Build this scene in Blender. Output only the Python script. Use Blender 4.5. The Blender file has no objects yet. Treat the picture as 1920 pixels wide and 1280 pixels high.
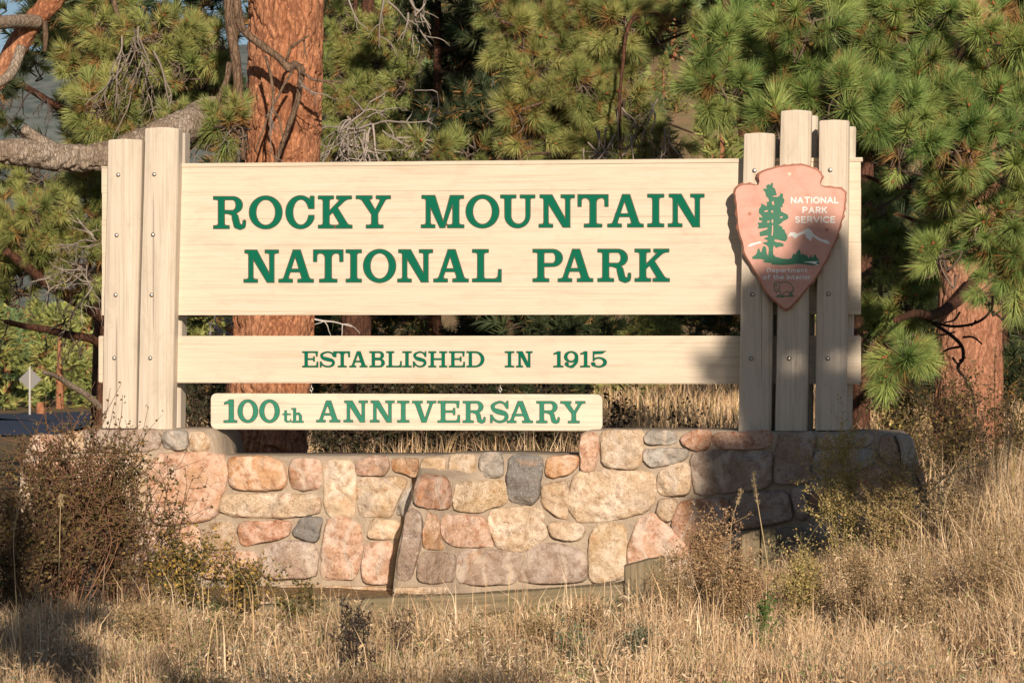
import bpy, bmesh, math, random
import numpy as np
from mathutils import Vector
from mathutils.geometry import tessellate_polygon

RNG = np.random.default_rng(7)
random.seed(7)
scn = bpy.context.scene
COL = scn.collection
R = math.radians

# ------------------------------------------------------------------ camera, world, sun, exposure
FPX = 5400.0            # focal length in pixels of the 1920 wide photograph
EYE = 1.55              # camera height above the foot of the wall
cam_data = bpy.data.cameras.new('camera')
cam = bpy.data.objects.new('camera', cam_data)
COL.objects.link(cam)
cam.location = (0, 0, EYE)
cam.rotation_euler = (R(90), 0, 0)
cam_data.sensor_width = 36
cam_data.lens = 36 * FPX / 1920
cam_data.clip_start = 0.1
cam_data.clip_end = 8000
cam_data.dof.use_dof = True
cam_data.dof.focus_distance = 18.0
cam_data.dof.aperture_fstop = 14.0
scn.camera = cam

SUN_AZ = R(9.5)         # to the right of straight behind the camera
SUN_EL = R(17)
SUND = Vector((math.sin(SUN_AZ) * math.cos(SUN_EL), -math.cos(SUN_AZ) * math.cos(SUN_EL), math.sin(SUN_EL)))
w = bpy.data.worlds.new('World')
scn.world = w
w.use_nodes = True
nt = w.node_tree
bgn = nt.nodes['Background']
sky = nt.nodes.new('ShaderNodeTexSky')
sky.sky_type = 'NISHITA'
sky.sun_disc = False
sky.sun_elevation = SUN_EL
sky.sun_rotation = math.atan2(SUND.x, SUND.y)
sky.altitude = 2300
nt.links.new(sky.outputs[0], bgn.inputs[0])
bgn.inputs[1].default_value = 0.05
sl = bpy.data.lights.new('sun', 'SUN')
sl.energy = 4.4
sl.angle = R(0.53)
sl.color = (1.0, 0.84, 0.67)
sun = bpy.data.objects.new('sun', sl)
COL.objects.link(sun)
sun.location = (5, -20, 12)
sun.rotation_euler = SUND.to_track_quat('Z', 'Y').to_euler()
scn.view_settings.view_transform = 'Standard'
scn.view_settings.look = 'None'
scn.view_settings.gamma = 1
scn.view_settings.use_curve_mapping = False
scn.view_settings.exposure = 0.27
scn.cycles.max_bounces = 6
scn.cycles.diffuse_bounces = 2
scn.cycles.glossy_bounces = 2
scn.cycles.transmission_bounces = 3

# ------------------------------------------------------------------ coordinates
def W(px, py, D):
    "world point on the sight line of a photograph pixel, D metres away"
    return np.array([(px - 960) / FPX * D, D, EYE + (640 - py) / FPX * D])

TH = R(8)
O = np.array([-0.2, 18.0, 0.0])
NV = np.array([-math.sin(TH), -math.cos(TH), 0])
UV = np.array([math.cos(TH), -math.sin(TH), 0])

def S(px, py, v=0.0):
    "point in the sign's own frame (x along it, y into depth, z up) at v metres in front of its face"
    d = np.array([(px - 960) / FPX, 1, (640 - py) / FPX])
    c = np.array([0, 0, EYE])
    t = (v + np.dot(O - c, NV)) / np.dot(d, NV)
    p = c + d * t
    return np.array([np.dot(p - O, UV), -v, p[2]])

def SW(p):
    "sign frame to world"
    return O + UV * p[0] - NV * p[1] + np.array([0, 0, p[2]])

# ------------------------------------------------------------------ numpy noise
def vnoise(p, seed=0):
    p = np.asarray(p, float)
    i = np.floor(p).astype(np.int64)
    f = p - i
    f = f * f * (3 - 2 * f)
    def h(a, b, c):
        n = (a * 374761393 + b * 668265263 + c * 2147483647 + seed * 974634777) & 0xffffffff
        n = ((n ^ (n >> 13)) * 1274126177) & 0xffffffff
        n = (n ^ (n >> 16)) & 0xffffffff
        return n / 4294967295.0
    r = 0
    for dx in (0, 1):
        for dy in (0, 1):
            for dz in (0, 1):
                wgt = (f[:, 0] if dx else 1 - f[:, 0]) * (f[:, 1] if dy else 1 - f[:, 1]) * (f[:, 2] if dz else 1 - f[:, 2])
                r = r + wgt * h(i[:, 0] + dx, i[:, 1] + dy, i[:, 2] + dz)
    return r * 2 - 1

def fbm(p, octv=3, seed=0):
    a, s, r = 1.0, 0.0, 0
    p = np.asarray(p, float)
    for o in range(octv):
        r = r + a * vnoise(p, seed + o)
        s += a
        a *= 0.5
        p = p * 2.03
    return r / s

# ------------------------------------------------------------------ mesh helpers
def link(name, me, parent=None, mat=None):
    o = bpy.data.objects.new(name, me)
    COL.objects.link(o)
    if parent: o.parent = parent
    if mat and not me.materials: me.materials.append(mat)
    return o

def mesh_from(name, verts, faces, mat=None, parent=None, smooth=False, col=None, kind=None):
    "faces: an (n,3) or (n,4) array or a list of polygons"
    me = bpy.data.meshes.new(name)
    verts = np.asarray(verts, np.float32)
    if isinstance(faces, np.ndarray):
        n, k = faces.shape
        me.vertices.add(len(verts)); me.vertices.foreach_set('co', verts.ravel())
        me.loops.add(n * k); me.loops.foreach_set('vertex_index', faces.astype(np.int32).ravel())
        me.polygons.add(n)
        me.polygons.foreach_set('loop_start', np.arange(0, n * k, k, dtype=np.int32))
        me.update(calc_edges=True)
    else:
        me.from_pydata(verts.tolist(), [], faces)
    if smooth: me.polygons.foreach_set('use_smooth', [True] * len(me.polygons))
    if col is not None:
        at = me.color_attributes.new('tint', 'FLOAT_COLOR', 'POINT')
        c = np.ones((len(verts), 4), np.float32); c[:, :3] = col
        at.data.foreach_set('color', c.ravel())
    me.update()
    o = link(name, me, parent, mat)
    if kind: o['kind'] = kind
    return o

def empty(name, loc=(0, 0, 0), rz=0):
    o = bpy.data.objects.new(name, None)
    COL.objects.link(o)
    o.location = loc; o.rotation_euler = (0, 0, rz); o.empty_display_size = 0.1
    return o

def tag(o, label=None, cat=None, group=None, kind=None):
    if label: o['label'] = label
    if cat: o['category'] = cat
    if group: o['group'] = group
    if kind: o['kind'] = kind
    return o

def bevel_box(name, lo, hi, mat, parent, bev=0.004, seg=1):
    bm = bmesh.new()
    bmesh.ops.create_cube(bm, size=1)
    lo = np.array(lo, float); hi = np.array(hi, float)
    for v in bm.verts:
        v.co = Vector(((v.co.x + .5) * (hi[0] - lo[0]) + lo[0], (v.co.y + .5) * (hi[1] - lo[1]) + lo[1], (v.co.z + .5) * (hi[2] - lo[2]) + lo[2]))
    if bev: bmesh.ops.bevel(bm, geom=bm.edges[:], offset=bev, segments=seg, affect='EDGES')
    me = bpy.data.meshes.new(name); bm.to_mesh(me); bm.free()
    return link(name, me, parent, mat)

def tube_arrays(pts, rad, n=6, off=0, phase=0.0):
    "verts, quads for a tube along pts"
    pts = np.asarray(pts, float); rad = np.asarray(rad, float)
    m = len(pts)
    t = np.gradient(pts, axis=0)
    t /= np.linalg.norm(t, axis=1)[:, None] + 1e-9
    a = np.cross(t, [0.21, 0.95, 0.23]); a /= np.linalg.norm(a, axis=1)[:, None] + 1e-9
    b = np.cross(t, a)
    ang = np.arange(n) / n * 2 * math.pi + phase
    v = pts[:, None, :] + rad[:, None, None] * (np.cos(ang)[None, :, None] * a[:, None, :] + np.sin(ang)[None, :, None] * b[:, None, :])
    i = np.arange(m - 1)[:, None] * n; j = np.arange(n)[None, :]; j2 = (j + 1) % n
    q = np.stack([i + j, i + j2, i + n + j2, i + n + j], -1).reshape(-1, 4) + off
    return v.reshape(-1, 3), q

def catmull(pts, per=8):
    p = np.asarray(pts, float)
    p = np.vstack([2 * p[0] - p[1], p, 2 * p[-1] - p[-2]])
    out = []
    for i in range(1, len(p) - 2):
        for t in np.arange(per) / per:
            a, b, c, d = p[i - 1], p[i], p[i + 1], p[i + 2]
            out.append(0.5 * ((2 * b) + (-a + c) * t + (2 * a - 5 * b + 4 * c - d) * t * t + (-a + 3 * b - 3 * c + d) * t ** 3))
    out.append(p[-2])
    return np.array(out)

class Acc:
    "collects quads and triangles of many pieces into one mesh"
    def __init__(s): s.v, s.f, s.c, s.n = [], [], [], 0
    def add(s, v, f, c=None):
        f = np.asarray(f)
        if f.shape[1] == 4: f = np.vstack([f[:, [0, 1, 2]], f[:, [0, 2, 3]]])
        s.v.append(np.asarray(v)); s.f.append(f + s.n); s.n += len(v)
        s.c.append(np.broadcast_to(np.asarray(c if c is not None else (1, 1, 1), float), (len(v), 3)))
    def tube(s, pts, rad, n=4, c=None):
        v, q = tube_arrays(pts, rad, n); s.add(v, q, c)
    def build(s, name, mat, parent=None, smooth=False, kind=None):
        if not s.v: return None
        return mesh_from(name, np.vstack(s.v), np.vstack(s.f), mat, parent, smooth, np.vstack(s.c), kind)

# ------------------------------------------------------------------ materials
def new_mat(name, rough=0.8, spec=0.3):
    m = bpy.data.materials.new(name); m.use_nodes = True
    n = m.node_tree.nodes; b = n['Principled BSDF']
    b.inputs['Roughness'].default_value = rough
    b.inputs['Specular IOR Level'].default_value = spec
    return m, m.node_tree, b

def nd(t, kind, **kw):
    n = t.nodes.new(kind)
    for k, v in kw.items():
        if k in n.inputs: n.inputs[k].default_value = v
        else: setattr(n, k, v)
    return n

def mapping(t, scale, src='Object', rot=(0, 0, 0)):
    tc = t.nodes.new('ShaderNodeTexCoord'); mp = t.nodes.new('ShaderNodeMapping')
    mp.inputs['Scale'].default_value = scale; mp.inputs['Rotation'].default_value = rot
    t.links.new(tc.outputs[src], mp.inputs[0])
    return mp.outputs[0]

def ramp(t, fac, stops):
    r = t.nodes.new('ShaderNodeValToRGB')
    e = r.color_ramp.elements
    while len(e) < len(stops): e.new(0.5)
    for i, (p, c) in enumerate(stops):
        e[i].position = p; e[i].color = (*c, 1) if len(c) == 3 else c
    t.links.new(fac, r.inputs[0])
    return r.outputs[0]

def mixc(t, fac, a, b, blend='MIX'):
    m = t.nodes.new('ShaderNodeMix'); m.data_type = 'RGBA'; m.blend_type = blend
    for s, x in ((0, fac), (6, a), (7, b)):
        if isinstance(x, (int, float)): m.inputs[s].default_value = x
        elif isinstance(x, tuple): m.inputs[s].default_value = (*x, 1)
        else: t.links.new(x, m.inputs[s])
    return m.outputs[2]

def bump(t, b, h, strength=0.3, dist=0.01, prev=None):
    n = t.nodes.new('ShaderNodeBump'); n.inputs['Strength'].default_value = strength; n.inputs['Distance'].default_value = dist
    t.links.new(h, n.inputs['Height'])
    if prev is not None: t.links.new(prev, n.inputs['Normal'])
    t.links.new(n.outputs[0], b.inputs['Normal'])
    return n.outputs[0]

def noise(t, vec, scale=1, detail=4, rough=0.5, dist=0.0):
    n = nd(t, 'ShaderNodeTexNoise', Scale=scale, Detail=detail, Roughness=rough, Distortion=dist)
    if vec is not None: t.links.new(vec, n.inputs['Vector'])
    return n.outputs['Fac']

def wood_paint(name, axis, base, dark, grain=1.0, cracks=False):
    m, t, b = new_mat(name, 0.62, 0.25)
    sc = {'x': (1.2, 60, 60), 'z': (60, 60, 1.2)}[axis]
    v = mapping(t, sc)
    g1 = noise(t, v, 1.0, 5, 0.6, 0.6)
    sc2 = {'x': (2.5, 150, 150), 'z': (150, 150, 2.5)}[axis]
    g2 = noise(t, mapping(t, sc2), 1.0, 3, 0.6)
    blot = noise(t, mapping(t, {'x': (1.2, 3, 6), 'z': (6, 3, 1.2)}[axis]), 1.0, 3, 0.55, 0.5)
    c = mixc(t, blot, base, tuple(x * 0.88 for x in base))
    lines = ramp(t, g1, [(0.49, (0, 0, 0)), (0.70, (0.9, 0.9, 0.9))])
    c = mixc(t, lines, c, dark)
    fine = ramp(t, g2, [(0.55, (0, 0, 0)), (0.85, (0.7, 0.7, 0.7))])
    c = mixc(t, fine, c, tuple(x * 0.8 for x in dark))
    # knots and grime
    kv = mapping(t, {'x': (1.6, 4, 5.5), 'z': (5.5, 4, 1.6)}[axis])
    vk = nd(t, 'ShaderNodeTexVoronoi', Scale=1.0, Randomness=1.0); t.links.new(kv, vk.inputs['Vector'])
    kn = ramp(t, vk.outputs['Distance'], [(0.03, (0.5, 0.5, 0.5)), (0.055, (0.15, 0.15, 0.15)), (0.075, (0.4, 0.4, 0.4)), (0.10, (0, 0, 0))])
    c = mixc(t, kn, c, dark)
    gr_ = noise(t, mapping(t, {'x': (3.5, 3, 9), 'z': (9, 3, 3.5)}[axis]), 1.0, 6, 0.7, 0.8)
    c = mixc(t, ramp(t, gr_, [(0.50, (0, 0, 0)), (0.72, (0.45, 0.45, 0.45))]), c, tuple(x * 0.85 for x in dark))
    h = mixc(t, 0.5, g1, g2)
    if cracks:
        g3 = noise(t, mapping(t, (26, 26, 0.35)), 1.0, 2, 0.5, 0.3)
        ck = ramp(t, g3, [(0.265, (0.45, 0.45, 0.45)), (0.28, (0, 0, 0))])
        c = mixc(t, ck, c, (0.10, 0.07, 0.045))
    t.links.new(c, b.inputs['Base Color'])
    bump(t, b, h, 0.55 * grain, 0.004)
    return m

CREAM = (0.71, 0.61, 0.485)
M_BOARD = wood_paint('cream_painted_board', 'x', CREAM, (0.55, 0.45, 0.335), 1.4)
M_POST = wood_paint('cream_painted_post', 'z', (0.66, 0.575, 0.475), (0.44, 0.38, 0.29), 1.8, True)
M_HANG = wood_paint('worn_cream_board', 'x', (0.76, 0.67, 0.54), (0.46, 0.44, 0.35))

def paint(name, c, rough=0.55, var=0.12, metallic=0.0):
    m, t, b = new_mat(name, rough, 0.15 if rough > .7 else 0.35)
    n = noise(t, mapping(t, (60, 60, 60)), 1, 4, 0.6)
    t.links.new(mixc(t, n, tuple(x * (1 - var) for x in c), tuple(min(1, x * (1 + var)) for x in c)), b.inputs['Base Color'])
    b.inputs['Metallic'].default_value = metallic
    bump(t, b, n, 0.2, 0.002)
    return m
M_GREEN = paint('green_letter_paint', (0.001, 0.125, 0.07), 0.8)
M_GREENF = paint('faded_green_letter_paint', (0.035, 0.21, 0.135), 0.8, 0.3)
M_LINE = paint('brown_routed_edge', (0.10, 0.07, 0.04))
M_PINK = paint('terracotta_painted_wood', (0.61, 0.315, 0.25), 0.5, 0.06)
def mottled(base, dark):
    m, t, b = new_mat('weathered_terracotta_paint', 0.55, 0.3)
    n = noise(t, mapping(t, (9, 9, 9)), 1, 6, 0.7, 0.6); g = noise(t, mapping(t, (14, 60, 160)), 1, 4, 0.6)
    c = mixc(t, ramp(t, n, [(0.42, (0, 0, 0)), (0.68, (0.8, 0.8, 0.8))]), base, dark)
    c = mixc(t, ramp(t, g, [(0.52, (0, 0, 0)), (0.7, (0.5, 0.5, 0.5))]), c, dark)
    t.links.new(c, b.inputs['Base Color']); bump(t, b, g, 0.5, 0.003); return m
M_PINK = mottled((0.68, 0.375, 0.305), (0.54, 0.27, 0.21))
M_PINKE = paint('carved_terracotta_edge', (0.42, 0.19, 0.13), 0.6, 0.3)
M_LGREEN = paint('plaque_green_paint', (0.03, 0.16, 0.095), 0.5)
M_WHITE = paint('white_paint', (0.8, 0.8, 0.78), 0.5, 0.03)
M_STEEL = paint('weathered_steel', (0.55, 0.52, 0.48), 0.35, 0.1, 0.7)
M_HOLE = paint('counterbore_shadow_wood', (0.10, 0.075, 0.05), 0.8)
M_GALV = paint('galvanised_metal', (0.19, 0.185, 0.18), 0.5, 0.1, 0.2)

def stone_mat():
    m, t, b = new_mat('granite', 0.85, 0.2)
    oi = t.nodes.new('ShaderNodeObjectInfo')
    tc = t.nodes.new('ShaderNodeTexCoord')
    mul = nd(t, 'ShaderNodeVectorMath', operation='SCALE'); t.links.new(oi.outputs['Random'], mul.inputs['Scale']); mul.inputs[0].default_value = (30, 17, 9)
    add = nd(t, 'ShaderNodeVectorMath', operation='ADD'); t.links.new(tc.outputs['Object'], add.inputs[0]); t.links.new(mul.outputs[0], add.inputs[1])
    v = add.outputs[0]
    big = noise(t, v, 5, 5, 0.6, 0.8)
    mid = noise(t, v, 22, 5, 0.65)
    spk = noise(t, v, 120, 3, 0.7)
    hs = nd(t, 'ShaderNodeHueSaturation', Saturation=0.7, Value=1.3)
    t.links.new(oi.outputs['Color'], hs.inputs['Color'])
    c = mixc(t, ramp(t, big, [(0.42, (0, 0, 0)), (0.60, (1, 1, 1))]), oi.outputs['Color'], hs.outputs[0])
    hs2 = nd(t, 'ShaderNodeHueSaturation', Hue=0.488, Saturation=1.25, Value=0.74)
    t.links.new(oi.outputs['Color'], hs2.inputs['Color'])
    c = mixc(t, ramp(t, mid, [(0.48, (0, 0, 0)), (0.66, (0.9, 0.9, 0.9))]), c, hs2.outputs[0])
    mr = nd(t, 'ShaderNodeMath', operation='MULTIPLY'); t.links.new(oi.outputs['Random'], mr.inputs[0]); mr.inputs[1].default_value = 0.8
    c = mixc(t, mixc(t, mr.outputs[0], (0, 0, 0), ramp(t, spk, [(0.52, (0, 0, 0)), (0.68, (1, 1, 1))])), c, (0.13, 0.09, 0.07))
    # pale and rusty bands through some of the stones
    wv = nd(t, 'ShaderNodeTexWave', Scale=1.6, Distortion=9.0, Detail=4.0); t.links.new(v, wv.inputs['Vector']); wv.inputs['Detail Scale'].default_value = 2.0
    gt = nd(t, 'ShaderNodeMath', operation='GREATER_THAN'); fr = nd(t, 'ShaderNodeMath', operation='FRACT'); m7 = nd(t, 'ShaderNodeMath', operation='MULTIPLY'); t.links.new(oi.outputs['Random'], m7.inputs[0]); m7.inputs[1].default_value = 7.3
    t.links.new(m7.outputs[0], fr.inputs[0]); t.links.new(fr.outputs[0], gt.inputs[0]); gt.inputs[1].default_value = 0.62
    c = mixc(t, mixc(t, gt.outputs[0], (0, 0, 0), ramp(t, wv.outputs['Fac'], [(0.80, (0, 0, 0)), (0.95, (0.6, 0.6, 0.6))])), c, (0.66, 0.55, 0.45))
    st_ = noise(t, v, 3.2, 5, 0.7, 1.2)
    c = mixc(t, ramp(t, st_, [(0.52, (0, 0, 0)), (0.68, (0.6, 0.6, 0.6))]), c, (0.27, 0.20, 0.155))
    c = mixc(t, ramp(t, st_, [(0.30, (0.55, 0.55, 0.55)), (0.42, (0, 0, 0))]), c, (0.56, 0.32, 0.16))
    c = mixc(t, ramp(t, spk, [(0.30, (0.6, 0.6, 0.6)), (0.44, (0, 0, 0))]), c, (0.78, 0.68, 0.56))
    t.links.new(c, b.inputs['Base Color'])
    vc = nd(t, 'ShaderNodeTexVoronoi', Scale=14.0, Randomness=1.0); t.links.new(v, vc.inputs['Vector'])
    p0 = bump(t, b, vc.outputs['Distance'], 0.5, 0.03)
    p = bump(t, b, mid, 0.8, 0.03, p0)
    bump(t, b, spk, 0.7, 0.008, p)
    return m
M_STONE = stone_mat()

def mortar_mat():
    m, t, b = new_mat('mortar', 0.95, 0.1)
    n = noise(t, mapping(t, (7, 7, 7)), 1, 6, 0.65)
    g = noise(t, mapping(t, (120, 120, 120)), 1, 3, 0.7)
    c = ramp(t, n, [(0.3, (0.36, 0.29, 0.22)), (0.7, (0.52, 0.425, 0.33))])
    c = mixc(t, ramp(t, g, [(0.5, (0, 0, 0)), (0.8, (0.6, 0.6, 0.6))]), c, (0.30, 0.24, 0.18))
    t.links.new(c, b.inputs['Base Color'])
    p = bump(t, b, n, 0.9, 0.04); bump(t, b, g, 0.8, 0.008, p)
    return m
M_MORTAR = mortar_mat()

def tint_mat(name, rough=0.6, transl=0.0, spec=0.3, scale=None):
    m, t, b = new_mat(name, rough, spec)
    a = nd(t, 'ShaderNodeVertexColor', layer_name='tint')
    c = a.outputs[0]
    if scale:
        n = noise(t, mapping(t, (scale,) * 3), 1, 3, 0.6)
        c = mixc(t, 1.0, c, ramp(t, n, [(0.3, (0.65, 0.65, 0.65)), (0.7, (1.2, 1.2, 1.2))]), 'MULTIPLY')
    t.links.new(c, b.inputs['Base Color'])
    if transl:
        tr = t.nodes.new('ShaderNodeBsdfTranslucent'); mx = t.nodes.new('ShaderNodeMixShader')
        t.links.new(c, tr.inputs[0]); mx.inputs[0].default_value = transl
        t.links.new(b.outputs[0], mx.inputs[1]); t.links.new(tr.outputs[0], mx.inputs[2])
        t.links.new(mx.outputs[0], t.nodes['Material Output'].inputs[0])
    return m
M_NEEDLE = tint_mat('pine_needles', 0.5, 0.10, 0.25)
M_LEAF = tint_mat('small_leaves', 0.6, 0.1)
M_GRASS = tint_mat('dry_grass', 0.7, 0.15, 0.15)
M_TWIG = tint_mat('bare_twigs', 0.9, 0, 0.1)

def bark_mat(name, a, bcol, furrow, fscale=1.0):
    m, t, b = new_mat(name, 0.9, 0.15)
    vo = nd(t, 'ShaderNodeTexVoronoi', feature='DISTANCE_TO_EDGE', Scale=1.0, Randomness=1.0)
    src = mapping(t, (13 * fscale, 13 * fscale, 3.2 * fscale))
    dn = noise(t, mapping(t, (9, 9, 4)), 1, 4, 0.6)
    ad = nd(t, 'ShaderNodeVectorMath', operation='ADD'); t.links.new(src, ad.inputs[0])
    sc = nd(t, 'ShaderNodeVectorMath', operation='SCALE', Scale=1.6); 
    cmb = t.nodes.new('ShaderNodeCombineXYZ'); t.links.new(dn, cmb.inputs[0]); t.links.new(dn, cmb.inputs[1]); t.links.new(dn, cmb.inputs[2])
    t.links.new(cmb.outputs[0], sc.inputs[0]); t.links.new(sc.outputs[0], ad.inputs[1]); t.links.new(ad.outputs[0], vo.inputs['Vector'])
    fl = noise(t, mapping(t, (45 * fscale, 45 * fscale, 22 * fscale)), 1, 5, 0.7, 0.5)
    lg = noise(t, mapping(t, (3, 3, 0.8)), 1, 3, 0.6)
    c = mixc(t, ramp(t, lg, [(0.35, (0, 0, 0)), (0.65, (1, 1, 1))]), a, bcol)
    c = mixc(t, ramp(t, fl, [(0.42, (0.75, 0.75, 0.75)), (0.60, (0, 0, 0))]), c, tuple(x * 0.45 for x in a))
    c = mixc(t, ramp(t, fl, [(0.58, (0, 0, 0)), (0.75, (0.5, 0.5, 0.5))]), c, tuple(min(1, x * 1.5 + 0.03) for x in bcol))
    c = mixc(t, ramp(t, vo.outputs[0], [(0.0, (0.85, 0.85, 0.85)), (0.10, (0, 0, 0))]), c, furrow)
    t.links.new(c, b.inputs['Base Color'])
    p = bump(t, b, ramp(t, vo.outputs[0], [(0, (0, 0, 0)), (0.15, (1, 1, 1))]), 0.5, 0.012)
    bump(t, b, fl, 0.7, 0.012, p)
    return m
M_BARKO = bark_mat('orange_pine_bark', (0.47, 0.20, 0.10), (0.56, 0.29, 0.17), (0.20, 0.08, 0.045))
M_BARKP = bark_mat('pinkish_pine_bark', (0.46, 0.21, 0.125), (0.54, 0.30, 0.20), (0.26, 0.12, 0.07))
M_BARKG = bark_mat('grey_brown_bark', (0.20, 0.13, 0.085), (0.28, 0.19, 0.13), (0.06, 0.04, 0.03), 1.6)
M_BARKD = bark_mat('dark_red_brown_bark', (0.12, 0.055, 0.035), (0.17, 0.08, 0.05), (0.03, 0.02, 0.015), 1.3)  # dark bark; trunks standing in shade have the shade in this colour
M_LIMB = bark_mat('weathered_limb', (0.34, 0.26, 0.19), (0.54, 0.46, 0.38), (0.17, 0.12, 0.085), 2.2)

def timber_mat():
    m, t, b = new_mat('weathered_timber', 0.85, 0.15)
    g = noise(t, mapping(t, (1.5, 45, 45)), 1, 5, 0.6, 0.6)
    n = noise(t, mapping(t, (2, 6, 6)), 1, 3, 0.5)
    c = ramp(t, g, [(0.3, (0.13, 0.10, 0.065)), (0.55, (0.25, 0.20, 0.13)), (0.75, (0.36, 0.29, 0.19))])
    c = mixc(t, ramp(t, n, [(0.4, (0, 0, 0)), (0.7, (0.5, 0.5, 0.5))]), c, (0.16, 0.16, 0.09))
    t.links.new(c, b.inputs['Base Color']); bump(t, b, g, 0.8, 0.006)
    return m
M_TIMBER = timber_mat()
def timber_v():
    m = M_TIMBER.copy(); m.name = 'weathered_timber_upright'
    for n in m.node_tree.nodes:
        if n.type == 'MAPPING':
            s = n.inputs['Scale'].default_value; n.inputs['Scale'].default_value = (s[2], s[1], s[0])
    return m
M_TIMBERV = timber_v()
# ------------------------------------------------------------------ lettering engine (signed distance shapes traced to outlines)
class G:
    "a glyph canvas: height 1, width w; shapes are merged softly, which makes the bracketed serifs"
    def __init__(s, w, res=72):
        s.w = w; s.h = 1 / res
        s.xs = np.arange(-0.2, w + 0.2, s.h); s.ys = np.arange(-0.50, 1.46, s.h)
        s.X, s.Y = np.meshgrid(s.xs, s.ys, indexing='ij')
        s.d = np.full(s.X.shape, 9.0)
    def u(s, d, k=0.035):
        h = np.clip(k - np.abs(s.d - d), 0, None) / max(k, 1e-6)
        s.d = np.minimum(s.d, d) - h * h * k * 0.25
        return s
    def cut(s, d): s.d = np.maximum(s.d, -d); return s
    def box(s, x0, x1, y0, y1):
        qx = np.abs(s.X - (x0 + x1) / 2) - (x1 - x0) / 2; qy = np.abs(s.Y - (y0 + y1) / 2) - (y1 - y0) / 2
        return np.hypot(np.maximum(qx, 0), np.maximum(qy, 0)) + np.minimum(np.maximum(qx, qy), 0)
    def poly(s, pts):
        "convex polygon"
        pts = np.array(pts, float)
        if np.sum(pts[:, 0] * np.roll(pts[:, 1], -1) - np.roll(pts[:, 0], -1) * pts[:, 1]) < 0: pts = pts[::-1]
        d = np.full(s.X.shape, -9.0)
        for a, b in zip(pts, np.roll(pts, -1, 0)):
            e = b - a; n = np.array([e[1], -e[0]]) / np.hypot(*e)
            d = np.maximum(d, (s.X - a[0]) * n[0] + (s.Y - a[1]) * n[1])
        return d
    def ell(s, cx, cy, rx, ry):
        x, y = (s.X - cx), (s.Y - cy)
        k0 = np.hypot(x / rx, y / ry); k1 = np.hypot(x / rx ** 2, y / ry ** 2) + 1e-9
        return k0 * (k0 - 1) / k1
    def path(s, pts, ws):
        pts = np.asarray(pts, float)
        if np.isscalar(ws): ws = [ws] * len(pts)
        d = np.full(s.X.shape, 9.0)
        for a, b, wa, wb in zip(pts[:-1], pts[1:], ws[:-1], ws[1:]):
            e = b - a; L = e @ e + 1e-12
            t = np.clip(((s.X - a[0]) * e[0] + (s.Y - a[1]) * e[1]) / L, 0, 1)
            d = np.minimum(d, np.hypot(s.X - a[0] - t * e[0], s.Y - a[1] - t * e[1]) - (wa + (wb - wa) * t) / 2)
        return d
    def loops(s, off=0.0, tol=0.0035):
        d = s.d - off
        d = np.where(np.abs(d) < 1e-7, 1e-7, d)
        nx, ny = d.shape
        seg = {}
        ins = d < 0
        mixed = (ins[:-1, :-1].astype(int) + ins[1:, :-1] + ins[1:, 1:] + ins[:-1, 1:])
        for i, j in zip(*np.where((mixed > 0) & (mixed < 4))):
            c = [(i, j), (i + 1, j), (i + 1, j + 1), (i, j + 1)]
            ent = []
            for k in range(4):
                a, b = c[k], c[(k + 1) % 4]
                if ins[a] != ins[b]:
                    ent.append((tuple(sorted((a, b))), ins[a]))
            if len(ent) == 2:
                (e0, in0), (e1, _) = ent
                if in0: seg[e0] = e1
                else: seg[e1] = e0
            else:
                for k in range(0, 4):
                    e0, in0 = ent[k]
                    if in0: seg[e0] = ent[(k + 1) % 4][0]
        def pt(e):
            a, b = e; da, db = d[a], d[b]; t = da / (da - db)
            return (s.xs[a[0]] + (s.xs[b[0]] - s.xs[a[0]]) * t, s.ys[a[1]] + (s.ys[b[1]] - s.ys[a[1]]) * t)
        out = []
        while seg:
            st, nxt = seg.popitem(); chain = [st]
            while nxt != st and nxt in seg: chain.append(nxt); nxt = seg.pop(nxt)
            p = simplify([pt(e) for e in chain], tol)
            if len(p) > 3: out.append(p)
        return out

def simplify(p, tol):
    p = np.array(p); n = len(p)
    i0 = int(np.argmin(p[:, 0])); p = np.roll(p, -i0, 0)
    i1 = int(np.argmax(np.hypot(*(p - p[0]).T)))
    def dp(a, b):
        if b <= a + 1: return []
        e = p[b % n] - p[a]; L = np.hypot(*e) + 1e-12
        q = p[a + 1:b]; dist = np.abs((q[:, 0] - p[a][0]) * e[1] - (q[:, 1] - p[a][1]) * e[0]) / L
        k = int(np.argmax(dist))
        if dist[k] < tol: return []
        k += a + 1
        return dp(a, k) + [k] + dp(k, b)
    idx = [0] + dp(0, i1) + [i1] + dp(i1, n)
    return p[idx]

def arc(cx, cy, rx, ry, a0, a1, n=14):
    a = np.radians(np.linspace(a0, a1, n)); return [(cx + rx * math.cos(t), cy + ry * math.sin(t)) for t in a]

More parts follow.
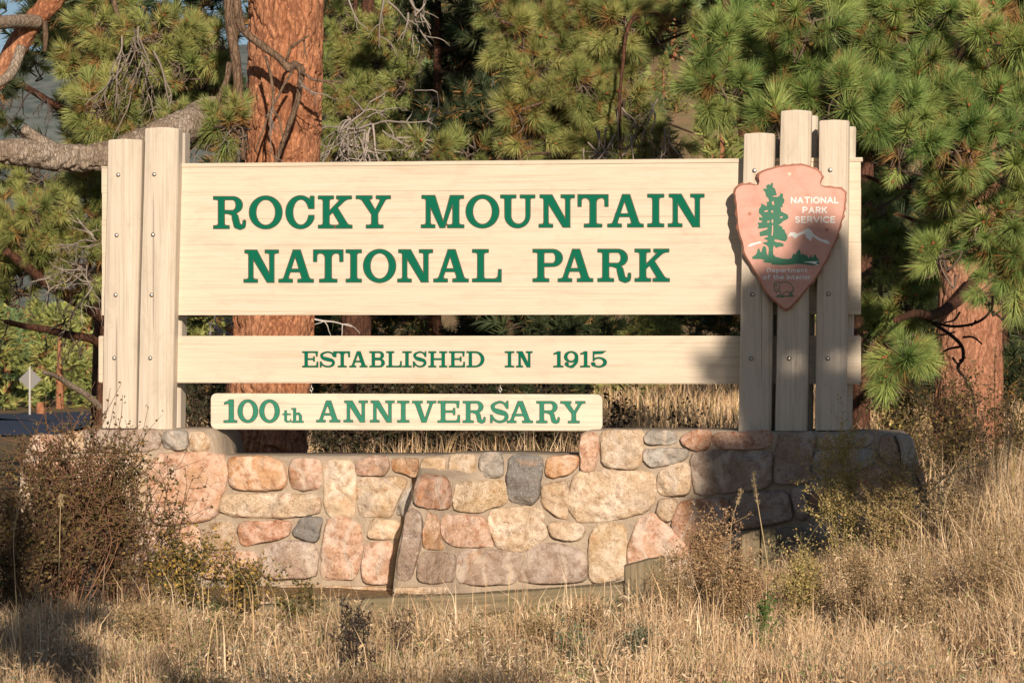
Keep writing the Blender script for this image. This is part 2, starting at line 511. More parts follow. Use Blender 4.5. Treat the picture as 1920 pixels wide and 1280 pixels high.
ST, TH_, SE = 0.185, 0.12, 0.088      # stem, thin stroke, serif
def serif(g, x0, x1, top=False):
    g.u(g.box(x0, x1, 1 - SE, 1) if top else g.box(x0, x1, 0, SE), 0.07)
def bowl(g, x0, x1, y0, y1, th=0.20, hz=0.095):
    "D shaped bowl, open to the left at x0"
    cy, ry = (y0 + y1) / 2, (y1 - y0) / 2
    rx = min(x1 - x0, ry * 1.15); cx = x1 - rx
    def shape(cx, rx, ry): return np.minimum(np.where(g.X > cx, g.ell(cx, cy, rx, ry), 9), np.where(g.X <= cx, np.maximum(np.abs(g.Y - cy) - ry, x0 - g.X), 9))
    o = shape(cx, rx, ry); i = shape(cx - 0.01, rx - th + 0.01, ry - hz)
    g.u(np.maximum(o, -i), 0.012)
def clar(ch, w):
    g = G(w)
    if ch == 'I': g.u(g.box(w / 2 - ST / 2, w / 2 + ST / 2, 0, 1)); serif(g, 0, w); serif(g, 0, w, True)
    elif ch in 'O0':
        g.u(g.ell(w / 2, .5, w / 2, .515)); g.cut(g.ell(w / 2, .5, w / 2 - .205, .515 - .11))
    elif ch == 'C':
        g.u(g.ell(w * .52, .5, w * .52, .515)); g.cut(g.ell(w * .535, .5, w * .535 - .215, .515 - .11))
        g.cut(g.box(w * .6, w + .3, .40, .62)); g.cut(g.box(w, w + .3, -.2, 1.2))
        g.u(g.box(w - .115, w, .62, 1.0), 0.02)
    elif ch == 'N':
        g.u(g.box(.15, .28, 0, .95)); serif(g, 0, .42); serif(g, .03, .30, True)
        g.u(g.poly([(.12, 1), (.40, 1), (w - .14, 0), (w - .35, 0)]), 0.01)
        g.u(g.box(w - .27, w - .14, 0, 1), 0.01); serif(g, w - .41, w, True)
    elif ch == 'M':
        g.u(g.box(.15, .275, 0, 1)); serif(g, 0, .42); serif(g, .02, .3, True)
        g.u(g.poly([(.12, 1), (.42, 1), (w * .5 + .07, 0), (w * .5 - .08, 0)]), .01)
        g.u(g.poly([(w - .42, 1), (w - .27, 1), (w * .5 + .06, 0), (w * .5 - .03, 0)]), .01)
        g.u(g.box(w - .34, w - .155, 0, 1)); serif(g, w - .5, w); serif(g, w - .36, w - .01, True)
    elif ch == 'A':
        m = w * .5
        g.u(g.poly([(m - .09, 1), (m + .03, 1), (.25, .03), (.12, .03)]), .01)
        g.u(g.poly([(m - .09, 1), (m + .13, 1), (w - .10, .03), (w - .32, .03)]), .01)
        g.u(g.box(.24, w - .25, .32, .405), .02); serif(g, 0, .42); serif(g, w - .48, w)
    elif ch == 'V':
        m = w * .5
        g.u(g.poly([(m + .09, 0), (m - .03, 0), (w - .25, .97), (w - .13, .97)]), .01)
        g.u(g.poly([(m + .09, 0), (m - .11, 0), (.10, .97), (.32, .97)]), .01)
        serif(g, w - .42, w, True); serif(g, 0, .48, True)
    elif ch == 'T':
        g.u(g.box(w / 2 - ST / 2, w / 2 + ST / 2, 0, 1)); serif(g, w / 2 - .27, w / 2 + .27)
        g.u(g.box(0, w, .905, 1), .16); g.u(g.box(0, .095, .64, 1), .10); g.u(g.box(w - .095, w, .64, 1), .10)
    elif ch == 'L':
        g.u(g.box(.16, .345, 0, 1)); serif(g, 0, .49, True); serif(g, 0, w)
        g.u(g.poly([(w - .10, 0), (w, 0), (w, .38), (w - .08, .38)]), .12)
    elif ch == 'E':
        g.u(g.box(.15, .335, 0, 1)); g.u(g.box(0, w - .02, 0, SE), .06); g.u(g.box(0, w - .05, 1 - SE, 1), .06)
        g.u(g.poly([(w - .11, 0), (w, 0), (w, .34), (w - .085, .34)]), .10)
        g.u(g.box(w - .13, w - .045, .69, 1), .10); g.u(g.box(.3, w - .24, .475, .555), .03); g.u(g.box(w - .30, w - .225, .36, .67), .05)
    elif ch == 'H':
        for x in (.15, w - .335): g.u(g.box(x, x + ST, 0, 1))
        for x in (0, w - .485): serif(g, x, x + .485); serif(g, x, x + .485, True)
        g.u(g.box(.25, w - .25, .47, .56), .02)
    elif ch == 'K':
        g.u(g.box(.15, .335, 0, 1)); serif(g, 0, .48); serif(g, 0, .47, True)
        g.u(g.poly([(.30, .36), (.30, .49), (w - .30, .95), (w - .13, .95)]), .01)
        g.u(g.poly([(.44, .52), (.58, .66), (w - .09, .04), (w - .33, .04)]), .01)
        serif(g, w - .50, w); serif(g, w - .48, w - .02, True)
    elif ch == 'Y':
        m = w * .54
        g.u(g.box(m - ST / 2, m + ST / 2, 0, .48)); serif(g, m - .26, m + .26)
        g.u(g.poly([(.12, .96), (.35, .96), (m + .07, .46), (m - .09, .42)]), .01)
        g.u(g.poly([(w - .26, .96), (w - .12, .96), (m + .09, .44), (m - .03, .46)]), .01)
        serif(g, 0, .49, True); serif(g, w - .44, w, True)
    elif ch == 'U':
        serif(g, 0, .47, True); serif(g, w - .45, w, True)
        x0, x1 = .13, w - .15; cx = (x0 + x1) / 2
        o = np.minimum(g.box(x0, x1, .36, 1), g.ell(cx, .37, (x1 - x0) / 2, .385))
        i = np.minimum(g.box(x0 + ST, x1 - .125, .36, 1.4), g.ell((x0 + ST + x1 - .125) / 2, .37, (x1 - x0 - ST - .125) / 2, .27))
        g.u(np.maximum(o, -i), .05)
    elif ch in 'PR':
        g.u(g.box(.15, .335, 0, 1)); serif(g, 0, .49)
        g.u(g.box(0, .35, 1 - SE, 1), .05)
        if ch == 'P': bowl(g, .3, w, .47, 1, .21)
        else:
            bowl(g, .3, w - .10, .47, 1, .20)
            g.u(g.path([(.50, .50), (.64, .46), (w - .33, .36), (w - .30, .22), (w - .27, .10), (w - .17, .045), (w - .07, .06), (w - .045, .13), (w - .04, .22)],
                       [.09, .12, .19, .19, .19, .15, .10, .085, .085]), .02)
    elif ch == 'B':
        g.u(g.box(.15, .335, 0, 1)); g.u(g.box(0, .35, 1 - SE, 1), .05); g.u(g.box(0, .35, 0, SE), .05)
        bowl(g, .3, w - .05, .5, 1, .19); bowl(g, .3, w, 0, .55, .20)
    elif ch == 'D':
        g.u(g.box(.15, .335, 0, 1)); g.u(g.box(0, .35, 1 - SE, 1), .05); g.u(g.box(0, .35, 0, SE), .05); bowl(g, .3, w, 0, 1, .21)
    elif ch == 'S':
        p = catmull([(w - .10, .74), (w - .20, .89), (w / 2, .96), (.17, .86), (.10, .72), (.20, .58), (w / 2, .50), (w - .17, .42), (w - .09, .27), (w - .2, .10), (w / 2, .04), (.20, .12), (.07, .28)], 5)
        t = np.linspace(0, 1, len(p)); ws = .085 + .13 * np.exp(-((t - .5) / .14) ** 2) + .05 * np.exp(-((t - .3) / .06) ** 2) + .05 * np.exp(-((t - .7) / .06) ** 2)
        g.u(g.path(p, list(ws)), .0)
        g.u(g.box(w - .10, w - .02, .66, 1), .03); g.u(g.box(0, .085, 0, .36), .03)
    elif ch == '1':
        g.u(g.box(w / 2 - .06, w / 2 + .14, 0, 1)); serif(g, w / 2 - .30, w / 2 + .36); g.u(g.poly([(w / 2, 1), (w / 2 + .1, .86), (.02, .80), (.02, .87)]), .02)
    elif ch == '9':
        g.u(g.ell(w / 2, .66, w / 2, .355)); g.cut(g.ell(w / 2, .66, w / 2 - .20, .26))
        g.u(g.path(catmull([(w - .10, .66), (w - .12, .35), (w * .62, .07), (w * .38, .04), (.17, .12), (.14, .19)], 5), [.19] * 7 + [.16] * 6 + [.10] * 6 + [.12] * 7), .01)
        g.u(g.ell(.17, .20, .12, .12), .01)
    elif ch == '5':
        g.u(g.ell(w / 2, .31, w / 2, .325)); g.cut(g.ell(w / 2 - .03, .31, w / 2 - .19, .235)); g.cut(g.box(-.2, w * .36, .30, .62))
        g.u(g.path([(.15, .42), (.15, .95)], .085), .01); g.u(g.ell(.14, .19, .125, .125), .01)
        g.u(g.poly([(.11, 1), (.11, .83), (w * .7, .85), (w - .06, 1.02)]), .01); g.u(g.path([(.15, .45), (.3, .56), (w * .5, .6)], .08), .01)
    elif ch == 't':
        g.u(g.box(.14, .33, .12, .95), .02); g.u(g.box(0, w - .03, .60, .70), .04); g.u(g.path([(.24, .16), (.36, .05), (w - .06, .08), (w - .03, .22)], [.17, .13, .08, .08]), .02)
    elif ch == 'h':
        g.u(g.box(.13, .32, 0, 1)); serif(g, 0, .44); g.u(g.box(0, .2, .91, 1), .03)
        g.u(g.box(w - .32, w - .13, 0, .45)); serif(g, w - .44, w); g.u(g.path([(.27, .52), (.42, .63), (w - .35, .63), (w - .23, .46)], [.08, .12, .15, .19]), .02)
    # serifs end flat: trim what the soft merging pushed past the letter's box
    g.d = np.maximum(g.d, np.maximum(-g.X, g.X - w))
    if ch in 'INMAVTLEHKYPBD1': g.d = np.maximum(g.d, np.maximum(g.Y - 1, -g.Y))
    if ch in 'RU': g.d = np.maximum(g.d, g.Y - 1)
    if ch == 'R': g.d = np.where(g.X < .52, np.maximum(g.d, -g.Y), g.d)
    return g

def sans(ch, st=0.16):
    "rounded single stroke capitals and small letters; returns polylines and advance width"
    c = {
     'N': ([[(0, 0), (0, 1), (.62, 0), (.62, 1)]], .62), 'A': ([[(0, 0), (.36, 1), (.72, 0)], [(.13, .32), (.59, .32)]], .72),
     'T': ([[(0, 1), (.66, 1)], [(.33, 1), (.33, 0)]], .66), 'I': ([[(0, 0), (0, 1)]], .0),
     'O': ([arc(.4, .5, .4, .5, 0, 360, 20)], .8), 'L': ([[(0, 1), (0, 0), (.46, 0)]], .46),
     'P': ([[(0, 0), (0, 1), (.3, 1)] + arc(.3, .73, .24, .27, 90, -90, 8) + [(0, .46)]], .54),
     'R': ([[(0, 0), (0, 1), (.3, 1)] + arc(.3, .73, .24, .27, 90, -90, 8) + [(0, .46)], [(.26, .46), (.56, 0)]], .56),
     'K': ([[(0, 0), (0, 1)], [(.54, 1), (0, .42)], [(.2, .6), (.58, 0)]], .58),
     'S': ([[(.52, .85)] + arc(.3, .75, .24, .25, 60, 250, 10) + arc(.29, .26, .26, .26, 70, -140, 10)], .56),
     'E': ([[(.48, 1), (0, 1), (0, 0), (.5, 0)], [(0, .52), (.42, .52)]], .5), 'V': ([[(0, 1), (.34, 0), (.68, 1)]], .68),
     'C': ([arc(.42, .5, .42, .5, 45, 315, 16)], .72), 'D': ([[(0, 0), (0, 1), (.25, 1)] + arc(.25, .5, .4, .5, 90, -90, 12) + [(0, 0)]], .65),
     'e': ([[(.03, .35), (.52, .35)] + arc(.28, .33, .26, .33, 10, 310, 14)], .54), 'p': ([[(0, .66), (0, -.3)], arc(.27, .33, .27, .33, 0, 360, 14)], .54),
     'a': ([arc(.26, .33, .26, .33, 0, 360, 14), [(.54, .66), (.54, 0)]], .54), 'r': ([[(0, .66), (0, 0)], arc(.22, .38, .22, .26, 170, 70, 6)], .32),
     't': ([[(.14, .95), (.14, .1), (.26, 0), (.34, .02)], [(0, .66), (.34, .66)]], .36),
     'm': ([[(0, .66), (0, 0)], arc(.2, .42, .2, .24, 180, 0, 8) + [(.4, 0)], arc(.6, .42, .2, .24, 180, 0, 8) + [(.8, 0)]], .8),
     'n': ([[(0, .66), (0, 0)], arc(.23, .40, .23, .26, 180, 0, 8) + [(.46, 0)]], .46), 'h': ([[(0, 1.05), (0, 0)], arc(.23, .40, .23, .26, 180, 0, 8) + [(.46, 0)]], .46),
     'o': ([arc(.28, .33, .28, .33, 0, 360, 14)], .56), 'f': ([[(.38, .98), (.24, 1.02), (.14, .88), (.14, 0)], [(0, .64), (.34, .64)]], .36),
     'i': ([[(0, .66), (0, 0)], [(0, .95), (0, .97)]], .0)}[ch]
    return c

def relief(name, loops, f, mat, parent, z0, z1):
    "extruded flat shape: loops in a plane, f maps (x, y, v) to sign space"
    loops = [np.asarray(l) for l in loops]
    flat = [[Vector((p[0], p[1], 0)) for p in l] for l in loops]
    tris = tessellate_polygon(flat)
    pts = [p for l in loops for p in l]; n = len(pts)
    vs = [f(p[0], p[1], z1) for p in pts] + [f(p[0], p[1], z0) for p in pts]
    fs = []
    for a, b, c in tris:
        A, B, C = vs[a], vs[b], vs[c]
        nn = (B[0] - A[0]) * (C[2] - A[2]) - (B[2] - A[2]) * (C[0] - A[0])
        fs.append((a, b, c) if nn > 0 else (a, c, b))
    o = 0
    for l in loops:
        k = len(l)
        ar = sum(l[i][0] * l[(i + 1) % k][1] - l[(i + 1) % k][0] * l[i][1] for i in range(k))
        for i in range(k):
            a, b = o + i, o + (i + 1) % k
            fs.append((a, b, b + n, a + n))
        o += k
    return mesh_from(name, vs, fs, mat, parent)

def put_letter(ch, x0, x1, yt, yb, parent, mat, v, hgt=0.0016, line=True, desc=0.0):
    "letter filling the photograph box x0..x1, yt..yb on the plane v"
    w = (x1 - x0) / (yb - yt)
    g = clar(ch, w)
    f = lambda x, y, vv: S(x0 + x * (yb - yt), yb - y * (yb - yt), vv)
    if line:
        o = relief('letter', g.loops(0.0), f, mat, parent, v - 0.001, v + hgt)
        e = relief('routed_edge', g.loops(0.022), f, M_LINE, o, v - 0.001, v + hgt * 0.5)
    return o

# ------------------------------------------------------------------ the sign
sign = empty('park_sign', tuple(O), -TH)
tag(sign, 'big cream timber park sign with green serif lettering standing on the stone wall', 'park sign')
def zpx(py, px=900, v=0): return S(px, py, v)[2]
BT = 0.09      # board thickness
# main panel: five laid planks and a cap
xl, xr = S(191, 450)[0], S(1614, 450)[0]
seams = [309.5, 357, 408, 457, 538, 590]
main = bevel_box('main_board', (xl + 0.03, 0.02, zpx(585)), (xr - 0.03, BT - 0.02, zpx(315)), M_BOARD, sign, 0)
for i, (a, b) in enumerate(zip(seams[:-1], seams[1:])):
    e = [-0.002, 0.001, -0.001, 0.001, -0.002][i]
    p = bevel_box('plank', (xl + e, 0, zpx(b) + (0.0003 if i < 4 else 0)), (xr + e * 0.5, BT, zpx(a) - 0.0003), M_BOARD, main, 0.0006)
cap = bevel_box('cap', (S(331, 305)[0], -0.006, zpx(309.3)), (S(1617.5, 305)[0], BT + 0.02, zpx(301.5)), M_BOARD, main, 0.003)
cap2 = bevel_box('cap', (S(190, 309)[0], -0.003, zpx(309.3)), (S(330, 305)[0], BT + 0.02, zpx(305.5)), M_BOARD, main, 0.002)
low = bevel_box('lower_board', (S(184.5, 670)[0], 0, zpx(718.5)), (S(1614, 670)[0], BT, zpx(629.5)), M_BOARD, sign, 0.005, 2)

def lerp(x, a, b, c, d): return c + (d - c) * (x - a) / (b - a)
L1 = [('R', 400.5, 460.5), ('O', 467.5, 529), ('C', 536, 588.7), ('K', 597, 660), ('Y', 668, 732), ('M', 790, 869.7), ('O', 873.7, 935.6), ('U', 938.8, 1002.8), ('N', 1010.8, 1076.9), ('T', 1083.8, 1140), ('A', 1139.6, 1206), ('I', 1214.5, 1244.5), ('N', 1253, 1320)]
for ch, a, b in L1: put_letter(ch, a, b, lerp(a, 400, 1320, 368.8, 364), lerp(a, 400, 1320, 428.5, 425), main, M_GREEN, 0)
L2 = [('N', 457.5, 522), ('A', 523, 587.5), ('T', 588, 643), ('I', 649, 677.5), ('O', 681.5, 742), ('N', 745.8, 811), ('A', 813.5, 878), ('L', 886, 939.6), ('P', 999.4, 1054.6), ('A', 1046.6, 1111.5), ('R', 1121, 1182.6), ('K', 1190.6, 1255)]
for ch, a, b in L2: put_letter(ch, a, b, lerp(a, 457, 1255, 469, 467), lerp(a, 457, 1255, 529.2, 527.5), main, M_GREEN, 0)
L3 = [('E', 566.9, 596.5), ('S', 600, 628), ('T', 627.5, 656), ('A', 655.4, 688.8), ('B', 692.8, 721.3), ('L', 724.5, 753), ('I', 754.6, 771.6), ('S', 774.5, 799.7), ('H', 803.3, 838.3), ('E', 841.9, 871.6), ('D', 874.8, 908), ('I', 946.7, 964), ('N', 967.9, 998.3), ('1', 1037.3, 1056), ('9', 1057.6, 1084), ('1', 1087.7, 1106), ('5', 1108.4, 1137.7)]
for ch, a, b in L3: put_letter(ch, a, b, 658.6, 688.3, low, M_GREEN, 0)

def post(xa_t, xb_t, yt, xa_b, xb_b, yb, v0, v1, mat, chl=0.014, chr_=0.045, crown=0.0):
    "one rounded timber from the back plane v0 to the front plane v1; edges are photograph columns at top and bottom"
    vm = v1 - 0.02
    T0, T1, B0, B1 = S(xa_t, yt, vm), S(xb_t, yt, vm), S(xa_b, yb, vm), S(xb_b, yb, vm)
    def ring(x0, x1, z):
        w = x1 - x0; pr = []
        f = [(0, v0), (0, v1 - chl * 1.6), (chl * .3, v1 - chl * .6), (chl, v1 - 0.006), (chl + .02, v1 - 0.001)]
        pr += [(x0 + a, v) for a, v in f]
        pr += [(x0 + w * .5, v1 + 0.003), (x1 - chr_ - .012, v1), (x1 - chr_ + .004, v1 - .006), (x1 - chr_ * .45, v1 - chr_ * .42), (x1 - .004, v1 - chr_ * .8), (x1, v1 - chr_), (x1, v0)]
        return [np.array([x, -v, z]) for x, v in pr]
    n = 12; rings = []
    K = 14
    for k in range(K + 1):
        t = k / K
        x0 = B0[0] + (T0[0] - B0[0]) * t; x1 = B1[0] + (T1[0] - B1[0]) * t; z = B0[2] + (T0[2] - B0[2]) * t
        wob = 0.0015 * math.sin(7 * t + xa_t)
        rings.append(ring(x0 + wob, x1 + wob, z))
    # softened top edge
    top = rings[-1]; c = np.mean(top, 0)
    rings.append([c + (p - c) * 0.955 + np.array([0, 0, 0.006 + crown * (0.5 - abs((p[0] - c[0]) / (T1[0] - T0[0])))]) for p in top])
    vs = [p for r in rings for p in r]
    fs = []
    for k in range(len(rings) - 1):
        for i in range(n):
            j = (i + 1) % n; fs.append((k * n + j, k * n + i, (k + 1) * n + i, (k + 1) * n + j))
    fs.append(tuple(range(n))); fs.append(tuple(range(len(vs) - n, len(vs)))[::-1])
    o = mesh_from('post', vs, fs, mat, sign)
    return o
PF = 0.14
pA = post(203, 265, 264.5, 191.5, 253, 802, 0, PF, M_POST, crown=.01)
pB = post(272, 333.5, 243, 258, 321.5, 804, 0, PF, M_POST, crown=.014)
pC = post(1394.5, 1452.5, 253, 1384.5, 1446, 808, 0, PF, M_POST, crown=.01)
pD = post(1463.5, 1521.5, 210.5, 1453, 1514, 807, 0, PF, M_POST, crown=.012)
pE = post(1535.5, 1592.5, 228.5, 1528, 1587, 806, 0, PF, M_POST, crown=.008)
bv0, bv1 = -BT - 0.15, -BT
for (a, b, y, c, d, e) in [(212, 272, 268, 205, 262, 806), (286, 347, 251.5, 276, 338, 807), (1400, 1460, 262, 1392, 1452, 811), (1473, 1533.5, 219.5, 1463, 1523, 811), (1544, 1605, 240, 1536, 1597.5, 811)]:
    post(a, b, y, c, d, e, bv0, bv1, M_POST, 0.014, 0.03)

def bolt(par, px, py):
    p = S(px, py, PF)
    a = Acc()
    def ring(r0, r1, y0, y1, n=14):
        an = np.arange(n) / n * 2 * math.pi
        v = np.vstack([np.c_[p[0] + r0 * np.cos(an), np.full(n, y0), p[2] + r0 * np.sin(an)], np.c_[p[0] + r1 * np.cos(an), np.full(n, y1), p[2] + r1 * np.sin(an)]])
        j = np.arange(n); q = np.c_[j, j + n, (j + 1) % n + n, (j + 1) % n]
        return v, q
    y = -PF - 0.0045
    v, q = ring(0.0005, 0.0135, y, y); a.add(v, q)  # flat dark disc, coloured as the shade inside a counterbore
    h = a.build('bolt_hole_shade', M_HOLE, par)
    a = Acc()
    v, q = ring(0.0088, 0.0088, y + .001, y - 0.009, 6); a.add(v, q)
    v, q = ring(0.0088, 0.0003, y - 0.009, y - 0.0115, 6); a.add(v, q)
    a.build('bolt', M_STEEL, par)
for par, pts in ((pA, [(222, 328), (219, 441), (217, 553), (214.5, 671)]), (pB, [(289.5, 327), (287, 440), (284.5, 553), (282, 671)]), (pC, [(1414.5, 320), (1411, 552), (1409, 672)]), (pD, [(1479.5, 672)]), (pE, [(1556.5, 319), (1553.5, 551), (1552, 672)])):
    for x, y in pts: bolt(par, x, y)

# the carved arrowhead plaque bolted across the right-hand posts
AK = 1115 / 270
def AP(p): return (1350 + p[0] / AK, 290 + p[1] / AK)
def fA(x, y, v): return S(1350 + x / AK, 290 + y / AK, v)
OUT = [(440,84),(470,86),(500,74),(530,80),(560,70),(600,72),(625,66),(650,74),(690,82),(715,98),(750,101),(765,120),(785,132),(790,152),(808,170),(795,192),(783,212),(780,235),(812,244),(850,240),(890,250),(940,250),(960,268),(985,290),(978,318),(982,350),(972,385),(976,420),(962,450),(968,480),(945,515),(942,560),(922,600),(925,640),(900,670),(885,712),(860,745),(852,790),(822,835),(795,872),(790,900),(768,930),(740,965),(730,992),(690,1022),(672,1052),(640,1088),(600,1140),(580,1150),(560,1182),(535,1198),(510,1212),(490,1196),(465,1188),(440,1150),(405,1130),(380,1098),(345,1065),(330,1032),(318,1005),(300,975),(282,930),(255,900),(230,850),(205,815),(190,788),(172,760),(172,720),(168,688),(146,640),(142,610),(122,565),(132,510),(114,455),(122,400),(108,360),(112,330),(98,300),(108,262),(135,235),(165,218),(200,225),(230,212),(262,228),(292,234),(300,205),(282,172),(288,142),(325,122),(370,106),(405,100)]
OUT = np.array(OUT, float); cA = np.array([540, 600.])
def inset(P, d):
    n = len(P); r = []
    for i in range(n):
        t = P[(i + 2) % n] - P[(i - 2) % n]; t /= np.hypot(*t) + 1e-9
        r.append(P[i] + np.array([-t[1], t[0]]) * d)
    return np.array(r)
INN = inset(OUT, 15) 
SMO = (np.roll(INN, 1, 0) + 2 * INN + np.roll(INN, -1, 0)) / 4
pv0, pv1 = PF + 0.004, PF + 0.058
n = len(OUT)
vs = [fA(*p, pv0) for p in OUT] + [fA(*p, pv1 - 0.018) for p in OUT] + [fA(*p, pv1) for p in SMO]
fs = []
for k in range(2):
    for i in range(n):
        j = (i + 1) % n; fs.append((k * n + i, k * n + j, (k + 1) * n + j, (k + 1) * n + i))
edge = mesh_from('arrowhead_plaque', vs, fs, M_PINKE, sign)
relief('plaque_face', [SMO], lambda x, y, v: fA(x, y, v), M_PINK, edge, pv1 - 0.002, pv1)
TREE = [(400,213),(412,225),(408,250),(425,262),(435,290),(440,315),(415,318),(405,325),(440,328),(460,320),(470,298),(490,305),(487,330),(500,350),(495,375),(483,385),(487,405),(470,408),(475,440),(500,452),(525,465),(532,490),(520,500),(490,515),(470,535),(452,545),(480,555),(485,575),(500,580),(505,600),(520,625),(522,650),(505,672),(470,665),(430,655),(418,662),(430,675),(470,680),(494,692),(490,710),(460,712),(440,722),(425,715),(420,700),(412,720),(412,770),(430,790),(480,803),(530,808),(555,800),(565,770),(580,765),(585,775),(595,750),(605,745),(612,728),(622,750),(628,780),(640,760),(650,775),(665,780),(668,770),(682,795),(690,800),(705,772),(715,800),(738,768),(750,795),(765,815),(768,830),(768,850),(720,858),(650,848),(600,845),(545,852),(480,855),(400,850),(400,840),(350,835),(325,826),(350,820),(320,808),(250,808),(250,790),(275,775),(285,760),(290,735),(303,722),(312,750),(320,755),(330,715),(343,705),(358,720),(362,760),(372,782),(378,740),(375,715),(360,700),(340,692),(332,680),(370,672),(365,660),(342,655),(345,645),(372,635),(370,625),(310,632),(305,600),(330,590),(365,578),(370,565),(330,570),(290,572),(300,550),(290,525),(320,525),(330,515),(300,505),(305,480),(330,490),(320,470),(300,450),(302,420),(318,400),(320,378),(345,390),(360,400),(365,375),(352,370),(380,362),(375,340),(355,318),(350,290),(330,268),(345,262),(360,265),(358,240),(375,228),(390,235)]
relief('tree_emblem', [TREE], fA, M_LGREEN, edge, pv1 - .001, pv1 + 0.0016)
for q in ([(402,365),(414,358),(420,390),(405,388)], [(345,434),(370,430),(372,440),(346,446)], [(399,432),(412,436),(410,450),(398,446)], [(466,482),(484,476),(486,486),(466,494)], [(366,516),(384,512),(384,522),(368,528)], [(399,505),(411,500),(412,528),(402,530)], [(403,548),(411,545),(412,590),(407,628),(398,626),(402,590)]):
    relief('bark_slit', [q], fA, M_PINK, edge, pv1 + .001, pv1 + 0.0024)
relief('snowy_mountain', [[(528,630),(545,600),(570,600),(600,612),(640,590),(655,582),(680,567),(700,580),(725,615),(760,640),(790,655),(830,662),(853,688),(840,692),(790,675),(750,655),(718,632),(712,650),(700,670),(685,655),(665,640),(660,610),(640,615),(600,635),(582,652),(565,635),(545,628),(530,637)]], fA, M_WHITE, edge, pv1 - .001, pv1 + 0.0018)
relief('snow_ridge', [[(215,710),(235,690),(315,672),(318,682),(270,697),(225,712)]], fA, M_WHITE, edge, pv1 - .001, pv1 + 0.0018)
relief('river', [[(642,832),(700,826),(768,825),(740,838),(762,850),(765,856),(700,838)]], fA, M_WHITE, edge, pv1 + .001, pv1 + 0.0026)
def stroke_text(word, x0, x1, yt, yb, mat, st, gap=0.30, sp=0.5):
    "rounded sans lettering on the plaque between x0 and x1 (plaque units), cap height yb-yt"
    H = yb - yt; adv = []; x = 0
    for ch in word:
        if ch == ' ': x += sp; adv.append(None); continue
        pl, wd = sans(ch); adv.append((x, pl, wd)); x += wd + gap
    tot = x - gap; sx = (x1 - x0) / tot / H
    for a in adv:
        if a is None: continue
        ax, pl, wd = a
        g = G(wd * sx + 0.3, 60)
        for l in pl: g.u(g.path([(p[0] * sx + .15, p[1]) for p in l], st), 0)
        xo = x0 + ax * sx * H - .15 * H
        relief('letter', g.loops(0, 0.008), lambda X, Y, v: fA(xo + X * H, yb - Y * H, v), mat, edge, pv1 - .001, pv1 + 0.0018)
stroke_text('NATIONAL', 553, 913, 332, 373, M_WHITE, .24)
stroke_text('PARK', 643, 825, 408, 450, M_WHITE, .24)
stroke_text('SERVICE', 583, 888, 482, 524, M_WHITE, .24)
stroke_text('Department', 367, 673, 880, 908, M_WHITE, .25)
stroke_text('of the Interior', 338, 700, 932, 962, M_WHITE, .25)
# the bison, drawn in green line
g = G(1.6, 90)
bp = lambda L: [((x - 400) / 100, (1120 - y) / 100) for x, y in L]
for L, wd in ([[(430,990),(450,985),(470,995),(500,983),(530,990),(555,1010),(568,1035),(570,1050),(566,1040)], .06], [[(430,990),(420,1000),(418,1020),(425,1030),(422,1050),(435,1060),(440,1072)], .06], [[(440,1055),(455,1052),(470,1065),(470,1085),(480,1088),(488,1085)], .06], [[(488,1085),(500,1065),(515,1058),(535,1062),(538,1085),(545,1088)], .06], [[(545,1085),(552,1060),(558,1088)], .06], [[(568,1045),(560,1060)], .07], [[(425,1010),(440,1015),(438,1005)], .04], [[(435,1098),(500,1096),(570,1094)], .09], [[(450,1090),(480,1100),(495,1100)], .10], [[(455,1000),(462,1030),(455,1048)], .035], [[(440,1030),(448,1040)], .05]):
    g.u(g.path(bp(L), wd), 0)
relief('bison_emblem', g.loops(0, 0.006), lambda X, Y, v: fA(400 + X * 100, 1120 - Y * 100, v), M_LGREEN, edge, pv1 - .001, pv1 + 0.0016)
for (x, y) in ((538, 150), (230, 458), (826, 582)):
    relief('bolt_plug', [[(x + 15 * math.cos(a), y + 14 * math.sin(a)) for a in np.linspace(0, 2 * math.pi, 12, endpoint=False)]], fA, M_PINKE if y > 200 else M_BOARD, edge, pv1 - .001, pv1 + 0.0012)

# the anniversary board hanging below on two hooks
hs = empty('hanging_sign', tuple(O), -TH)
tag(hs, 'small cream board reading 100th ANNIVERSARY hanging on two hooks below the big sign', 'hanging sign')
hx0, hx1, hz0, hz1 = S(395, 770, -.03)[0], S(1129, 770, -.03)[0], zpx(806.5, v=-.03), zpx(738.5, v=-.03)
bm = bmesh.new()
rc = 0.036; pts = []
for cx, cz, a0 in ((hx1 - rc, hz1 - rc, 0), (hx0 + rc, hz1 - rc, 90), (hx0 + rc, hz0 + rc, 180), (hx1 - rc, hz0 + rc, 270)):
    for k in range(6):
        a = R(a0 + k * 18); pts.append((cx + rc * math.cos(a), cz + rc * math.sin(a)))
fv = [bm.verts.new((x, 0.03, z)) for x, z in pts]
ff = bm.faces.new(fv)
ex = bmesh.ops.extrude_face_region(bm, geom=[ff])
for v in ex['geom']:
    if isinstance(v, bmesh.types.BMVert): v.co.y += 0.045
bmesh.ops.recalc_face_normals(bm, faces=bm.faces[:])
bmesh.ops.bevel(bm, geom=[e for e in bm.edges if abs(e.verts[0].co.y - e.verts[1].co.y) < 1e-6], offset=0.005, segments=2, affect='EDGES')
me = bpy.data.meshes.new('board'); bm.to_mesh(me); bm.free()
hb = link('board', me, hs, M_HANG)
